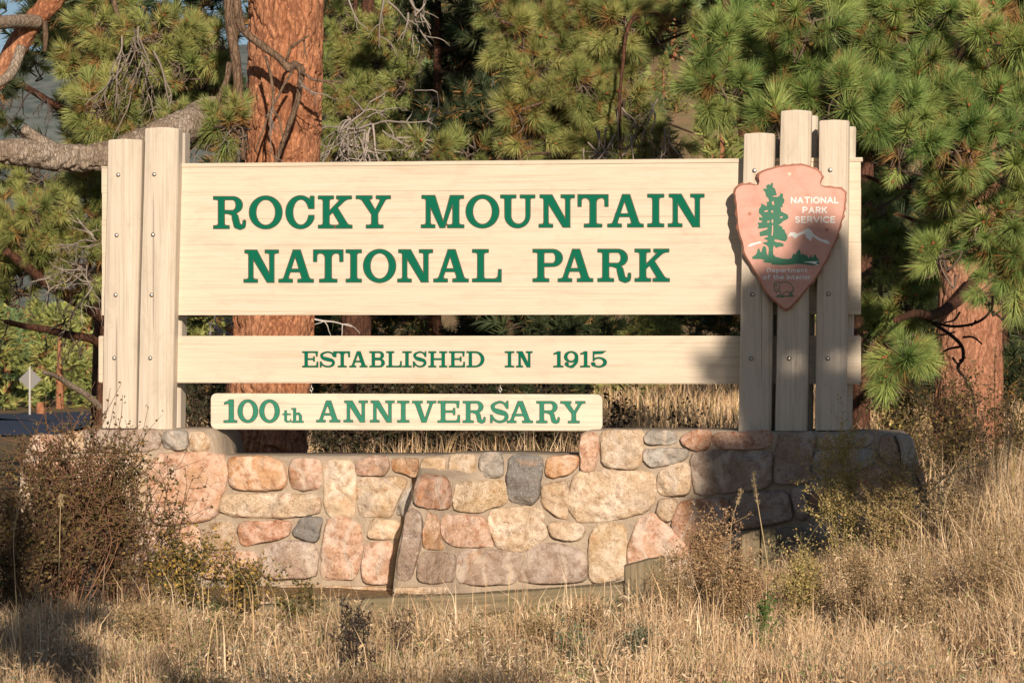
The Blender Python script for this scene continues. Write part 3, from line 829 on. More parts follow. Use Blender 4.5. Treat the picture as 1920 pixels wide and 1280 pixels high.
L4 = [('1', 419.8, 444.2, 749, 791.8), ('0', 445.8, 483.6, 749.5, 791.5), ('0', 486.4, 524.2, 749.5, 791.5), ('t', 530, 545.8, 768, 791.6), ('h', 546.5, 569.3, 765, 791.6), ('A', 593.3, 637.4, 751, 791), ('N', 644.7, 689.3, 751, 791), ('N', 694.2, 739.4, 751, 791.2), ('I', 745.2, 767, 751.3, 791.4), ('V', 773, 817.6, 751.5, 791.5), ('E', 821, 862, 751.6, 791.8), ('R', 868, 910, 751.8, 792), ('S', 919.5, 953.6, 751.8, 792.2), ('A', 950.8, 998.7, 752, 792.3), ('R', 1006, 1049, 752, 792.5), ('Y', 1051, 1097, 752.2, 792.7)]
for ch, a, b, c, d in L4: put_letter(ch, a, b, c, d, hb, M_GREENF, -0.03)
for px in (584, 938):
    p = S(px, 728, -.05); a = Acc()
    zt, zb = zpx(717, v=-.05), zpx(741, v=-.05)
    a.tube([(p[0], .05, zt), (p[0], .05, zt - .035)], [.0035, .0035], 6)
    th = np.linspace(0, 2 * math.pi, 14)
    a.tube(np.c_[p[0] + .009 * np.sin(th), np.full(14, .05), zt - .044 + .011 * np.cos(th)], [.003] * 14, 5)
    a.tube(np.c_[np.full(14, p[0]), .05 + .008 * np.sin(th), zt - .058 + .010 * np.cos(th)], [.003] * 14, 5)
    a.tube([(p[0], .05, zt - .066), (p[0], .05, zb)], [.003, .003], 6)
    a.build('hook', M_STEEL, hs, True)
# ------------------------------------------------------------------ the stone wall
wall = empty('stone_wall', tuple(O), -TH)
tag(wall, 'low wall of pink, tan and grey fieldstones in mortar carrying the big sign', 'stone wall')
WV = 0.21
def prof(px):
    P = [(38, 880), (52, 832), (75, 818), (130, 812), (160, 806), (384, 806), (398, 820), (404, 857), (800, 857), (845, 853), (950, 853), (1085, 857), (1089, 814), (1100, 808), (1560, 810), (1690, 812), (1712, 826), (1722, 870), (1736, 930), (1750, 1000)]
    return float(np.interp(px, [a for a, b in P], [b for a, b in P]))
def step_edge_x(py): return float(np.interp(py, [872, 930, 962, 1030, 1110], [787, 775, 762, 746, 736]))
def vface(px, py, right=None):
    "how far the face stands proud: the middle part steps forward at a slanting edge"
    r = (px > step_edge_x(py)) if right is None else right
    s = 0.0
    if r and py > 878: s = 0.46 * max(0.0, min(1.0, (925 - px) / 130.0)) ** 1.5 * min(1, (py - 876) / 22)  # step deepened so that its shadow shows
    e = 0.0
    if px > 1640: e = -((px - 1640) / 100.0) ** 2 * 0.16
    return WV + s + e
cols = sorted(set([c for c in range(38, 1752, 8) if abs(c - 763) > 9] + [754, 756.5, 762.6, 763.4] + [383, 385, 397, 399, 403, 405, 1084, 1086, 1088, 1090]))
rows = 44
vs, fs = [], []
for c in cols:
    t = prof(c)
    for r in range(rows + 1):
        py = t + (1180 - t) * r / rows
        cc_ = c + (step_edge_x(py) - 763) * max(0, 1 - abs(c - 763) / 90)
        vs.append(S(cc_, py, vface(cc_, py, c > 763) - (.16 * min(1, max(0, (py - 880) / 30)) if 755 < c < 763 else 0)))  # groove added beside the step to darken its shadow line
vs = np.array(vs)
vs[:, 1] += -0.014 * fbm(vs * 12, 4, 3) 
nR = rows + 1
for i in range(len(cols) - 1):
    for r in range(rows): a = i * nR + r; fs.append((a, a + 1, a + nR + 1, a + nR))
base = len(vs)
top = []
for i, c in enumerate(cols):
    p = vs[i * nR].copy()
    for k, y in enumerate((0.05, 0.25, 0.55)):
        q = p.copy(); q[1] = y; q[2] += 0.006 * (k < 2) ; top.append(q)
    q = p.copy(); q[1] = 0.56; q[2] = -0.1; top.append(q)
top = np.array(top); vs = np.vstack([vs, top])
for i in range(len(cols) - 1):
    a, b = i * nR, (i + 1) * nR; ta, tb = base + i * 4, base + (i + 1) * 4
    fs.append((a, b, tb, ta))
    for k in range(3): fs.append((ta + k, tb + k, tb + k + 1, ta + k + 1))
mortar = mesh_from('mortar', vs, fs, M_MORTAR, wall, True)

def chaikin(P, it=2, q=0.22):
    for _ in range(it):
        N = np.roll(P, -1, 0); P = np.stack([P * (1 - q) + N * q, P * q + N * (1 - q)], 1).reshape(-1, 2)
    return P
def resample(P, n):
    Q = np.vstack([P, P[:1]]); d = np.r_[0, np.cumsum(np.hypot(*np.diff(Q, axis=0).T))]
    t = np.linspace(0, d[-1], n, endpoint=False)
    return np.c_[np.interp(t, d, Q[:, 0]), np.interp(t, d, Q[:, 1])]
PK, TN, OR, GR, DG, RD, CR = (.60, .375, .25), (.59, .43, .275), (.58, .345, .19), (.40, .36, .31), (.25, .235, .22), (.53, .285, .17), (.67, .51, .35)
BR = (.40, .30, .23); OC = (.56, .41, .25); MV = (.46, .345, .27)
def stone(P, colr, x0, hgt=0.042, sc=2.56, side=None, mid=None):
    P = np.array(P, float); P = P / sc + np.array([x0, 780.])
    c = P.mean(0)
    P = c + (P - c) * 1.058
    P = chaikin(P, 1, 0.16); P = chaikin(P, 1, 0.15); n = 30 if np.ptp(P[:, 0]) > 30 else 22
    P = resample(P, n); c = P.mean(0)
    sd = random.randrange(1000); rt = (c[0] > step_edge_x(c[1])) if side is None else side
    tx, tz = random.uniform(-.05, .05), random.uniform(-.04, .07)
    size = max(np.ptp(P[:, 0]), np.ptp(P[:, 1])) / 300
    hgt = hgt * random.uniform(.8, 1.25)
    lev = [(1.005, -0.035), (1.0, 0.50), (0.985, 0.86), (0.94, 1.0), (0.87, 1.02), (0.74, 1.02), (0.58, 1.03), (.40, 1.04), (.2, 1.05)]
    chips = [(random.uniform(0, 6.28), random.uniform(.55, .95), random.uniform(.8, 2.2)) for _ in range(5)]
    hw = np.ptp(P[:, 0]) / 600; hh = np.ptp(P[:, 1]) / 600
    vs, fs, vfl = [], [], []
    for li, (k, hv) in enumerate(lev):
        for q in P:
            p = c + (q - c) * k
            vf = vface(p[0], p[1] if c[1] > 880 else min(p[1], 870), rt)
            s3 = S(p[0], p[1], vf); vfl.append(vf)
            s3[1] = -(vf + (hv * hgt if hv > 0 else hv))
            vs.append(s3)
    pc = S(c[0], c[1], vface(c[0], c[1] if c[1] > 880 else 870, rt)); pc[1] -= hgt * 1.05; vs.append(pc)
    vs = np.array(vs)
    nz = fbm(vs * 11 + sd, 3, sd); nf = fbm(vs * 34 + sd, 2, sd + 5)
    kk = np.repeat([0.0, .3, .8] + [1] * 6, n); kk = np.r_[kk, 1]
    vs[:, 1] -= kk * (0.018 * nz * min(1, size * 4) + 0.011 * nf + tx * (vs[:, 0] - pc[0]) * .6 + tz * (vs[:, 2] - pc[2]) * .6)
    # broken corners: planes that cut the face back
    for an, tt, sl_ in chips:
        q_ = ((vs[:, 0] - pc[0]) / hw * math.cos(an) + (vs[:, 2] - pc[2]) / hh * math.sin(an)) - tt
        vs[:, 1] += kk * np.minimum(np.maximum(q_, 0) * sl_ * .045, .8 * hgt)
    vfl = np.array(vfl + [vfl[-1]]); lim = -(vfl + np.where(kk > .99, .018, .008))
    vs[:, 1] = np.where(kk > .5, np.minimum(vs[:, 1], lim), vs[:, 1])
    # a ragged outline
    ks = np.repeat([1, 1, .8, .5, .3, 0, 0, 0, 0], n); ks = np.r_[ks, 0]
    vs[:, 0] += ks * 0.008 * vnoise(vs * 22 + sd + 7, 2); vs[:, 2] += ks * 0.008 * vnoise(vs * 26 + sd + 31, 3)
    m = len(lev)
    for k in range(m - 1):
        for i in range(n):
            j = (i + 1) % n; fs.append((k * n + i, (k + 1) * n + i, (k + 1) * n + j, k * n + j))
    for i in range(n): fs.append(((m - 1) * n + i, m * n, (m - 1) * n + (i + 1) % n))
    # orient towards the viewer
    o = mesh_from('stone', vs, fs, M_STONE, wall, True)
    jit = random.uniform(.88, 1.12)
    o.color = (*[min(1, x * jit) for x in colr], 1)
    return o
L, M_, R_ = 0, 600, 1220
STONES = [
 (M_, CR, [(25,215),(120,212),(165,235),(172,300),(168,480),(110,482),(40,475),(20,400),(22,300)]),
 (M_, PK, [(185,205),(250,192),(325,195),(335,240),(320,278),(190,285),(170,262)]),
 (M_, OR, [(347,205),(470,203),(472,240),(470,285),(440,290),(400,268),(350,262)]),
 (M_, TN, [(485,200),(600,195),(605,262),(530,270),(488,260)]),
 (M_, TN, [(190,295),(410,292),(417,320),(380,390),(350,470),(330,480),(188,478),(182,380)]),
 (M_, GR, [(440,330),(450,440),(420,478),(368,474),(372,440),(410,370)]),
 (M_, RD, [(480,280),(590,285),(625,320),(635,440),(560,445),(455,425),(455,330)]),
 (M_, OC, [(625,185),(745,183),(750,290),(660,300),(622,290)]),
 (M_, GR, [(775,178),(870,175),(883,220),(880,292),(775,298),(770,230)]),
 (M_, OC, [(665,315),(890,308),(895,400),(880,428),(820,435),(770,460),(655,450),(645,400),(660,350)]),
 (M_, DG, [(910,190),(1068,192),(1068,250),(1045,418),(905,415),(905,300)]),
 (M_, OR, [(1100,200),(1180,185),(1245,195),(1240,240),(1200,275),(1120,295),(1085,280),(1090,230)]),
 (M_, TN, [(1070,330),(1140,320),(1185,305),(1195,400),(1192,490),(1160,490),(1080,440),(1062,400)]),
 (M_, CR, [(830,445),(1000,432),(1065,450),(1090,580),(1060,600),(1000,640),(960,648),(850,632),(840,600),(808,500)]),
 (M_, PK, [(595,478),(780,475),(800,500),(828,620),(825,628),(750,625),(640,620),(600,590),(585,530)]),
 (M_, OR, [(515,462),(565,475),(590,630),(585,638),(497,635),(500,560)]),
 (M_, MV, [(425,445),(480,460),(492,500),(480,640),(440,775),(375,780),(375,700),(405,560),(412,490)]),
 (M_, CR, [(250,490),(375,500),(380,560),(365,588),(240,585),(230,570),(240,520)]),
 (M_, PK, [(40,490),(150,492),(195,530),(205,600),(190,700),(170,780),(100,775),(10,780),(12,650),(25,560)]),
 (M_, PK, [(225,610),(350,605),(355,640),(335,700),(330,800),(290,805),(210,795),(205,680)]),
 (M_, BR, [(490,655),(640,658),(655,700),(640,790),(560,798),(475,790),(472,720)]),
 (M_, MV, [(680,650),(760,635),(870,650),(975,655),(948,700),(945,800),(780,808),(670,795),(662,730)]),
 (M_, MV, [(1050,612),(1150,615),(1270,645),(1278,730),(1270,790),(1100,798),(970,795),(957,740),(1000,650)]),
 (M_, CR, [(1105,505),(1260,510),(1278,540),(1260,590),(1200,600),(1120,580),(1095,540)]),
 (M_, OC, [(1335,525),(1460,520),(1470,600),(1460,780),(1300,798),(1292,700),(1294,570)]),
 (M_, CR, [(1240,268),(1420,262),(1590,270),(1605,320),(1600,420),(1550,455),(1420,495),(1250,508),(1205,450),(1200,380),(1215,320)]),
 (M_, PK, [(1255,95),(1290,78),(1335,80),(1335,200),(1318,260),(1255,262),(1250,160)]),
 (M_, CR, [(1355,70),(1540,68),(1553,80),(1550,200),(1530,240),(1500,255),(1360,235),(1350,150)]),
 (M_, GR, [(1562,70),(1700,68),(1712,100),(1705,135),(1565,135)]),
 (M_, GR, [(1560,155),(1720,150),(1770,165),(1765,200),(1700,225),(1590,245),(1555,210)]),
 (M_, TN, [(1625,270),(1680,235),(1770,225),(1780,300),(1778,370),(1630,380),(1612,330)]),
 (M_, TN, [(1625,400),(1710,392),(1715,430),(1690,500),(1660,500),(1615,465)]),
 (M_, PK, [(1575,470),(1620,480),(1700,560),(1770,640),(1765,720),(1650,755),(1500,745),(1480,700),(1490,600),(1520,520)]),
 (R_, RD, [(150,95),(200,68),(285,65),(292,90),(285,160),(215,165),(160,140),(143,110)]),
 (R_, RD, [(310,78),(540,70),(585,78),(580,130),(560,155),(340,160),(300,120)]),
 (R_, BR, [(215,170),(300,168),(560,165),(578,200),(572,300),(560,345),(420,355),(230,382),(205,300),(200,200)]),
 (R_, BR, [(620,85),(770,78),(795,110),(770,200),(765,310),(740,325),(592,320),(590,270),(600,170)]),
 (R_, GR, [(815,88),(1050,85),(1065,110),(1045,145),(830,148),(800,130)]),
 (R_, GR, [(800,165),(1060,155),(1075,200),(1060,240),(980,245),(890,290),(800,308),(780,280),(785,200)]),
 (R_, BR, [(1105,92),(1160,88),(1190,160),(1188,240),(1130,230),(1095,180)]),
 (R_, GR, [(1172,90),(1240,90),(1262,130),(1262,190),(1245,245),(1205,245),(1200,150)]),
 (R_, RD, [(150,405),(350,395),(375,420),(370,560),(340,600),(280,640),(200,640),(130,580),(105,520),(130,440)]),
 (R_, BR, [(390,385),(500,365),(650,355),(660,400),(685,490),(560,520),(400,545),(385,480)]),
 (R_, MV, [(675,350),(715,342),(740,380),(762,470),(735,508),(705,480),(680,400)]),
 (R_, RD, [(765,375),(890,315),(955,320),(950,440),(800,465),(765,440)]),
 (R_, RD, [(985,260),(1170,250),(1198,290),(1192,400),(1150,430),(1000,430),(975,340)]),
 (R_, MV, [(1212,262),(1262,255),(1290,340),(1292,400),(1250,420),(1212,400)]),
 (R_, PK, [(1280,215),(1302,260),(1325,340),(1318,420),(1300,340),(1275,265)]),
 (R_, BR, [(605,545),(720,530),(758,600),(740,650),(600,650)]),
 (R_, GR, [(395,570),(585,540),(590,640),(400,670)]),
 (R_, MV, [(782,490),(960,465),(975,600),(790,640)]), (R_, BR, [(1000,455),(1180,445),(1195,600),(1000,620)]), (R_, PK, [(1210,440),(1320,440),(1340,600),(1215,600)]),
 (R_, TN, [(150,665),(380,655),(385,760),(160,770)]), (R_, PK, [(405,685),(590,660),(600,760),(410,770)]), (R_, TN, [(620,665),(770,660),(780,760),(620,760)]), (R_, BR, [(800,655),(1000,640),(1000,760),(800,760)]),
 (L, PK, [(150,100),(190,85),(290,95),(288,150),(270,200),(160,190)]),
 (L, OC, [(310,85),(340,72),(405,80),(400,150),(380,170),(330,165),(305,130)]),
 (L, BR, [(430,72),(740,62),(768,90),(765,155),(700,168),(520,175),(420,150),(415,100)]),
 (L, GR, [(790,68),(890,66),(905,90),(902,155),(850,160),(785,155)]),
 (L, TN, [(915,72),(970,72),(1005,105),(1000,170),(960,172),(910,160)]),
 (L, TN, [(520,190),(700,178),(715,210),(700,275),(530,282),(505,230)]),
 (L, PK, [(760,185),(1000,178),(1075,200),(1090,260),(1082,340),(1052,400),(1048,480),(930,500),(800,518),(740,500),(722,380),(728,250)]),
 (L, OR, [(1110,195),(1300,195),(1370,240),(1372,345),(1280,352),(1150,352),(1108,330),(1103,250)]),
 (L, PK, [(1400,205),(1530,202),(1542,240),(1540,345),(1470,352),(1400,345),(1396,270)]),
 (L, CR, [(1085,375),(1300,370),(1500,375),(1535,400),(1535,460),(1440,478),(1300,487),(1120,482),(1070,460),(1060,410)]),
 (L, TN, [(990,520),(1100,510),(1130,530),(1142,580),(1130,632),(990,635),(982,590)]),
 (L, RD, [(1150,510),(1250,503),(1380,498),(1397,520),(1390,570),(1330,590),(1240,605),(1180,627),(1150,600)]),
 (L, DG, [(1440,490),(1545,478),(1548,510),(1530,590),(1500,600),(1420,575),(1408,550)]),
 (L, PK, [(1000,652),(1228,648),(1235,700),(1225,765),(1100,780),(980,770),(978,720)]),
 (L, MV, [(1300,610),(1400,600),(1520,610),(1525,680),(1520,760),(1470,775),(1300,778),(1255,750),(1246,680)]),
 (L, PK, [(840,540),(950,525),(965,560),(960,700),(900,770),(840,740),(835,640)]),
 (L, TN, [(560,300),(690,290),(710,400),(700,500),(560,500)]), (L, PK, [(385,195),(490,190),(535,290),(500,300),(385,290)]), (L, TN, [(300,320),(535,315),(540,480),(300,470)]),
 (L, PK, [(640,530),(805,530),(815,740),(700,760),(650,700)]), (L, PK, [(155,215),(360,210),(360,300),(160,310)]), (L, TN, [(100,330),(280,330),(280,480),(110,470)]),
 (L, MV, [(380,500),(620,520),(628,700),(400,700)]), (L, PK, [(120,500),(360,500),(370,690),(130,690)]), (L, TN, [(665,780),(960,790),(960,850),(680,850)]), (L, GR, [(980,792),(1230,790),(1230,850),(985,855)]),
 (L, TN, [(1320,812),(1540,800),(1560,840),(1330,852)]), (M_, TN, [(10,812),(325,815),(335,845),(20,858)]), (M_, CR, [(360,820),(600,815),(620,850),(370,855)])]
for x0, colr, P in STONES: stone(P, colr, x0, side=(False if (x0 == M_ and P[0] in ((250, 490), (225, 610), (440, 330), (347, 205), (485, 200))) else None))

# ------------------------------------------------------------------ timbers in the grass
def beam_world(a, b, h, d, name, mat, label):
    "a squared timber whose upper front edge runs from a to b"
    a, b = np.array(a), np.array(b); e = b - a; Ln = np.linalg.norm(e)
    bm = bmesh.new(); bmesh.ops.create_cube(bm, size=1)
    for v in bm.verts: v.co = Vector(((v.co.x + .5) * Ln, (v.co.y + .5) * d, (v.co.z - .5) * h))
    bmesh.ops.subdivide_edges(bm, edges=[ed for ed in bm.edges if abs(ed.verts[0].co.x - ed.verts[1].co.x) > Ln / 2], cuts=14)
    bmesh.ops.bevel(bm, geom=[ed for ed in bm.edges if ed.calc_face_angle(0) > 1], offset=.007, segments=2, affect='EDGES')
    for v in bm.verts:
        v.co.z += 0.006 * math.sin(v.co.x * 3.1) + .003 * math.sin(v.co.x * 11 + v.co.y * 20); v.co.y += .004 * math.sin(v.co.x * 5)
    me = bpy.data.meshes.new(name); bm.to_mesh(me); bm.free()
    o = link(name, me, None, mat); o.location = a; o.rotation_euler = (0, -math.asin(e[2] / Ln), math.atan2(e[1], e[0]))
    tag(o, label, 'timber'); return o
a = W(478, 1137, 16.25); b = W(1238, 1092, 17.15)
beam_world(a, b, .16, .15, 'landscape_timber', M_TIMBER, 'long weathered landscape timber lying in grass along the foot of the stone wall')
def upright(px0, px1, py0, py1, D, label, name='timber_stub'):
    p0, p1 = W(px0, py0, D), W(px1, py1, D - .02)
    wd = p1[0] - p0[0]; bm = bmesh.new(); bmesh.ops.create_cube(bm, size=1)
    bmesh.ops.subdivide_edges(bm, edges=bm.edges[:], cuts=4, use_grid_fill=True)
    for v in bm.verts:
        u = v.co.x + .5; zt = p0[2] + (p1[2] - p0[2]) * u
        v.co = Vector((p0[0] + wd * u, D + (v.co.y + .5) * .13, -0.1 + (zt + .1) * (v.co.z + .5) + .004 * math.sin(u * 23) * (v.co.z > .4)))
    bmesh.ops.bevel(bm, geom=[ed for ed in bm.edges if ed.calc_face_angle(0) > 1], offset=.005, segments=1, affect='EDGES')
    me = bpy.data.meshes.new(name); bm.to_mesh(me); bm.free()
    o = link(name, me, None, M_TIMBERV); tag(o, label, 'timber'); return o
upright(1172, 1247, 1061, 1043, 17.0, 'short upright timber stub with slanted top at the right end of the long timber')
upright(1390, 1425, 1003, 994, 17.2, 'narrow grey timber stub in front of the shaded part of the stone wall')
upright(1427, 1456, 994, 988, 17.24, 'paler timber stub with greenish grain touching the narrow grey one')
# ------------------------------------------------------------------ terrain
def sstep(x, a, b):
    t = np.clip((x - a) / (b - a), 0, 1); return t * t * (3 - 2 * t)
def ground(x, y):
    x = np.asarray(x, float); y = np.asarray(y, float)
    r = x / np.maximum(y, 1)
    z = 0.34 * sstep(x, .9, 2.6) * sstep(y, 12.5, 16.5) * (1 - sstep(y, 19, 24) * .6)
    z = z + 0.28 * sstep(y, 19, 26) * sstep(x, -2.5, -.5) 
    left = 1 - sstep(r, -.15, -.09)
    z = z - left * 1.5 * sstep(y, 22, 92)
    z = z + (1 - left) * 0.35 * sstep(y, 30, 85)
    hill = sstep(r, -.10, -.02)
    z = z + hill * np.maximum(0, y - 100) * 0.36 * sstep(y, 100, 135)
    z = z + (1 - hill) * np.maximum(0, y - 150) * 0.03
    z = z + 0.035 * np.sin(x * 1.7 + y * .9) * np.cos(y * 1.3 - x) * (1 - sstep(y, 20, 24))
    z = z + 0.5 * sstep(y, 120, 160) * np.sin(x * .13 + 1) * np.cos(y * .11)
    return z
def ground_mat():
    m, t, b = new_mat('dry_soil_and_litter', 0.95, 0.1)
    n = noise(t, mapping(t, (.8, .8, .8)), 1, 6, 0.65)
    f = noise(t, mapping(t, (25, 25, 25)), 1, 5, 0.7)
    c = ramp(t, f, [(0.3, (0.11, 0.07, 0.04)), (0.5, (0.26, 0.18, 0.105)), (0.72, (0.46, 0.33, 0.20))])
    c = mixc(t, ramp(t, n, [(0.45, (0, 0, 0)), (0.62, (0.7, 0.7, 0.7))]), c, (0.16, 0.15, 0.075))
    t.links.new(c, b.inputs['Base Color']); bump(t, b, f, 0.7, 0.03)
    return m
M_GROUND = ground_mat()
def grid_sheet(name, ys, xf, fn, mat, ncol=60):
    V, F = [], []
    for y in ys:
        for k in range(ncol + 1):
            x = xf(y) * (k / ncol * 2 - 1); V.append((x, y))
    V = np.array(V); z = fn(V[:, 0], V[:, 1]); V = np.c_[V, z]
    i = np.arange(len(ys) - 1)[:, None] * (ncol + 1) + np.arange(ncol)[None, :]; i = i.ravel()
    return mesh_from(name, V, np.c_[i, i + 1, i + ncol + 2, i + ncol + 1], mat, None, True)
ys = np.r_[np.arange(-30, 10, 4), np.arange(10, 24, .4), np.arange(24, 60, 2), np.arange(60, 420, 5)]
gr = grid_sheet('ground', ys, lambda y: 14 + max(y, 0) * .6, ground, M_GROUND, 90)
tag(gr, 'dry soil with straw litter and the slope rising behind the trees', kind='structure')
# far forested mountain
def mtn(x, y):
    return -4 + 168 * sstep(y, 900, 1700) * (1 + .12 * np.sin(x * .004 + 1) + .05 * np.sin(x * .021)) + 9 * fbm(np.c_[np.asarray(x), np.asarray(y), np.zeros(len(x))] * .012, 3, 9)
def mtn_mat():
    m, t, b = new_mat('haze_grey_forest', 1, 0)
    v = nd(t, 'ShaderNodeTexVoronoi', Scale=1.0); t.links.new(mapping(t, (.12, .12, .045)), v.inputs['Vector'])
    c = ramp(t, v.outputs['Distance'], [(0.1, (0.10, 0.13, 0.12)), (0.7, (0.19, 0.21, 0.20))])  # pale grey tone puts the haze into the forest colour
    t.links.new(c, b.inputs['Base Color']); return m
ms = grid_sheet('mountain', np.arange(420, 1900, 25), lambda y: 330 + y * .35, mtn, mtn_mat(), 90)
tag(ms, 'forested mountain flank with haze in its grey colour beyond the road', kind='structure')

# the road, behind the wall on the left
M_ROAD = None
def road_mat():
    m, t, b = new_mat('shade_blue_asphalt', 0.65, 0.4)
    n = noise(t, mapping(t, (1, 1, 1)), 1.5, 5, 0.6)
    t.links.new(ramp(t, n, [(0.3, (0.03, 0.04, 0.07)), (0.7, (0.05, 0.065, 0.11))]), b.inputs['Base Color']); return m  # blue of shade and sky reflection is put into the asphalt colour
rp = catmull([(-75, 102, 0), (-40, 103, 0), (-18, 104.5, 0), (-13, 110, 0), (-10, 114, 0)], 8)
V, F = [], []
for i in range(len(rp)):
    tdir = rp[min(i + 1, len(rp) - 1)] - rp[max(i - 1, 0)]; tdir /= np.linalg.norm(tdir); nn = np.array([-tdir[1], tdir[0], 0])
    for k in range(7): V.append(rp[i] + nn * (k / 6 * 2 - 1) * 12.5)
V = np.array(V)
V[:, 2] = ground(V[:, 0], V[:, 1]) + 0.05
i = (np.arange(len(rp) - 1)[:, None] * 7 + np.arange(6)[None, :]).ravel()
rd = mesh_from('road', V, np.c_[i, i + 1, i + 8, i + 7], road_mat(), None, True)
tag(rd, 'asphalt road coloured as in blue shade passing behind the trees', kind='structure')

# ------------------------------------------------------------------ needles, tufts and trees
def tuft_protos(nn, wd, K=8, ln=.155, ax=.13):
    out = []
    for k in range(K):
        rg = np.random.default_rng(100 + k + nn)
        h = rg.random(nn) ** .8
        ang = np.radians(78 - 58 * h + rg.normal(0, 9, nn)); az = rg.random(nn) * 2 * math.pi
        L = ln * rg.uniform(.75, 1.15, nn)
        d = np.c_[np.sin(ang) * np.cos(az), np.sin(ang) * np.sin(az), np.cos(ang)]
        b = np.c_[np.zeros(nn), np.zeros(nn), h * ax]
        out.append((b, b + d * L[:, None], h, wd))
    return out
PROTO = {'near': tuft_protos(240, .0052), 'mid': tuft_protos(150, .0075), 'far': tuft_protos(46, .017, ln=.17, ax=.16), 'hill': tuft_protos(14, .16, ln=.55, ax=.4)}
def frames(d, rg):
    d = d / (np.linalg.norm(d, axis=1)[:, None] + 1e-9)
    a = np.cross(d, rg.normal(0, 1, d.shape)); a /= np.linalg.norm(a, axis=1)[:, None]
    return np.stack([a, np.cross(d, a), d], 2)
GREENS = {'G': ((.15, .25, .07), (.34, .41, .12)), 'Y': ((.20, .25, .075), (.38, .385, .125)), 'D': ((.03, .05, .022), (.07, .085, .035)), 'B': ((.14, .22, .09), (.2, .26, .11))}  # D: needles darkened, the shade of the gaps put into the colour
def tuft_mesh(name, pos, dr, scl, pal, lod, parent, rg, old=.25):
    "every needle of a tree is a thin blade of its own; joined into one part"
    n = len(pos)
    Rm = frames(dr, rg); P = PROTO[lod]; K = len(P)
    a, b = [np.array(x) for x in GREENS[pal]]
    vs, cs = [], []
    which = rg.integers(0, K, n)
    for k in range(K):
        ix = np.where(which == k)[0]
        if not len(ix): continue
        b0, b1, h, wd = P[k]; v = b0
        sc_ = scl[ix][:, None, None]
        A0 = np.einsum('nij,mj->nmi', Rm[ix], b0) * sc_ + pos[ix][:, None, :]; A1 = np.einsum('nij,mj->nmi', Rm[ix], b1) * sc_ + pos[ix][:, None, :]
        # a blade stands for a round needle: it shows its broad side to the light, loosely
        s_ = np.cross(A1 - A0, np.array(SUND) + rg.normal(0, .45, A0.shape)); s_ /= np.linalg.norm(s_, axis=2)[..., None] + 1e-9
        s_ *= wd * .5 * np.clip(sc_, .6, 2)
        T = np.stack([A0 - s_, A0 + s_, A1], 2)
        base = a + (b - a) * rg.random((len(ix), 1)) 
        base = base * rg.uniform(.8, 1.2, (len(ix), 1))
        c = np.repeat(base[:, None, :], v.shape[0], 1) * rg.uniform(.75, 1.25, (len(ix), v.shape[0], 1))
        om = (rg.random((len(ix), 1)) < old) & (h[None, :] < .22 + .3 * rg.random((len(ix), 1)))
        om = om | (rg.random(om.shape) < .03)
        if old > .01:
            c = np.where(om[..., None], np.array([.36, .20, .07]) * rg.uniform(.7, 1.2, (len(ix), v.shape[0], 1)), c)
        c = np.repeat(c[:, :, None, :], 3, 2)
        vs.append(T.reshape(-1, 3)); cs.append(c.reshape(-1, 3))
    vs = np.vstack(vs); cs = np.vstack(cs)
    return mesh_from(name, vs, np.arange(len(vs)).reshape(-1, 3), M_NEEDLE, parent, False, cs, 'stuff')

def trunk_mesh(name, pts, rad, mat, parent, n=72, per=10, amp=.018, seed=0, rings=None):
    P = catmull(pts, per); Rr = np.interp(np.linspace(0, 1, len(P)), np.linspace(0, 1, len(rad)), rad)
    if rings:
        t = np.linspace(0, 1, len(P)); tt = np.linspace(0, 1, rings); P = np.c_[[np.interp(tt, t, P[:, k]) for k in range(3)]].T; Rr = np.interp(tt, t, Rr)
    v, q = tube_arrays(P, Rr, n)
    c = np.repeat(P, n, 0); d = v - c; r = np.linalg.norm(d, axis=1); d /= r[:, None]
    q3 = v * np.array([16, 16, 4.0]); 
    ridged = 1 - np.abs(vnoise(q3 + 2 * fbm(v * 5, 2, seed)[:, None], seed)) * 2
    bm_ = amp * (-np.clip(ridged - .45, 0, 1) * 3.4 + .5 * fbm(v * np.array([30, 30, 12]), 2, seed + 3) + .8 * fbm(v * np.array([3, 3, 1.2]), 2, seed + 8))
    v = v + d * (bm_ * np.minimum(1, r / .15))[:, None]
    caps = [P[0], P[-1]]; V = np.vstack([v, caps]); m = len(P); nv = len(v)
    j = np.arange(n); j2 = (j + 1) % n
    tri = np.vstack([np.c_[j2, j, np.full(n, nv)], np.c_[(m - 1) * n + j, (m - 1) * n + j2, np.full(n, nv + 1)]])
    F = np.vstack([q[:, [0, 1, 2]], q[:, [0, 2, 3]], tri])
    return mesh_from(name, V, F, mat, parent, True)

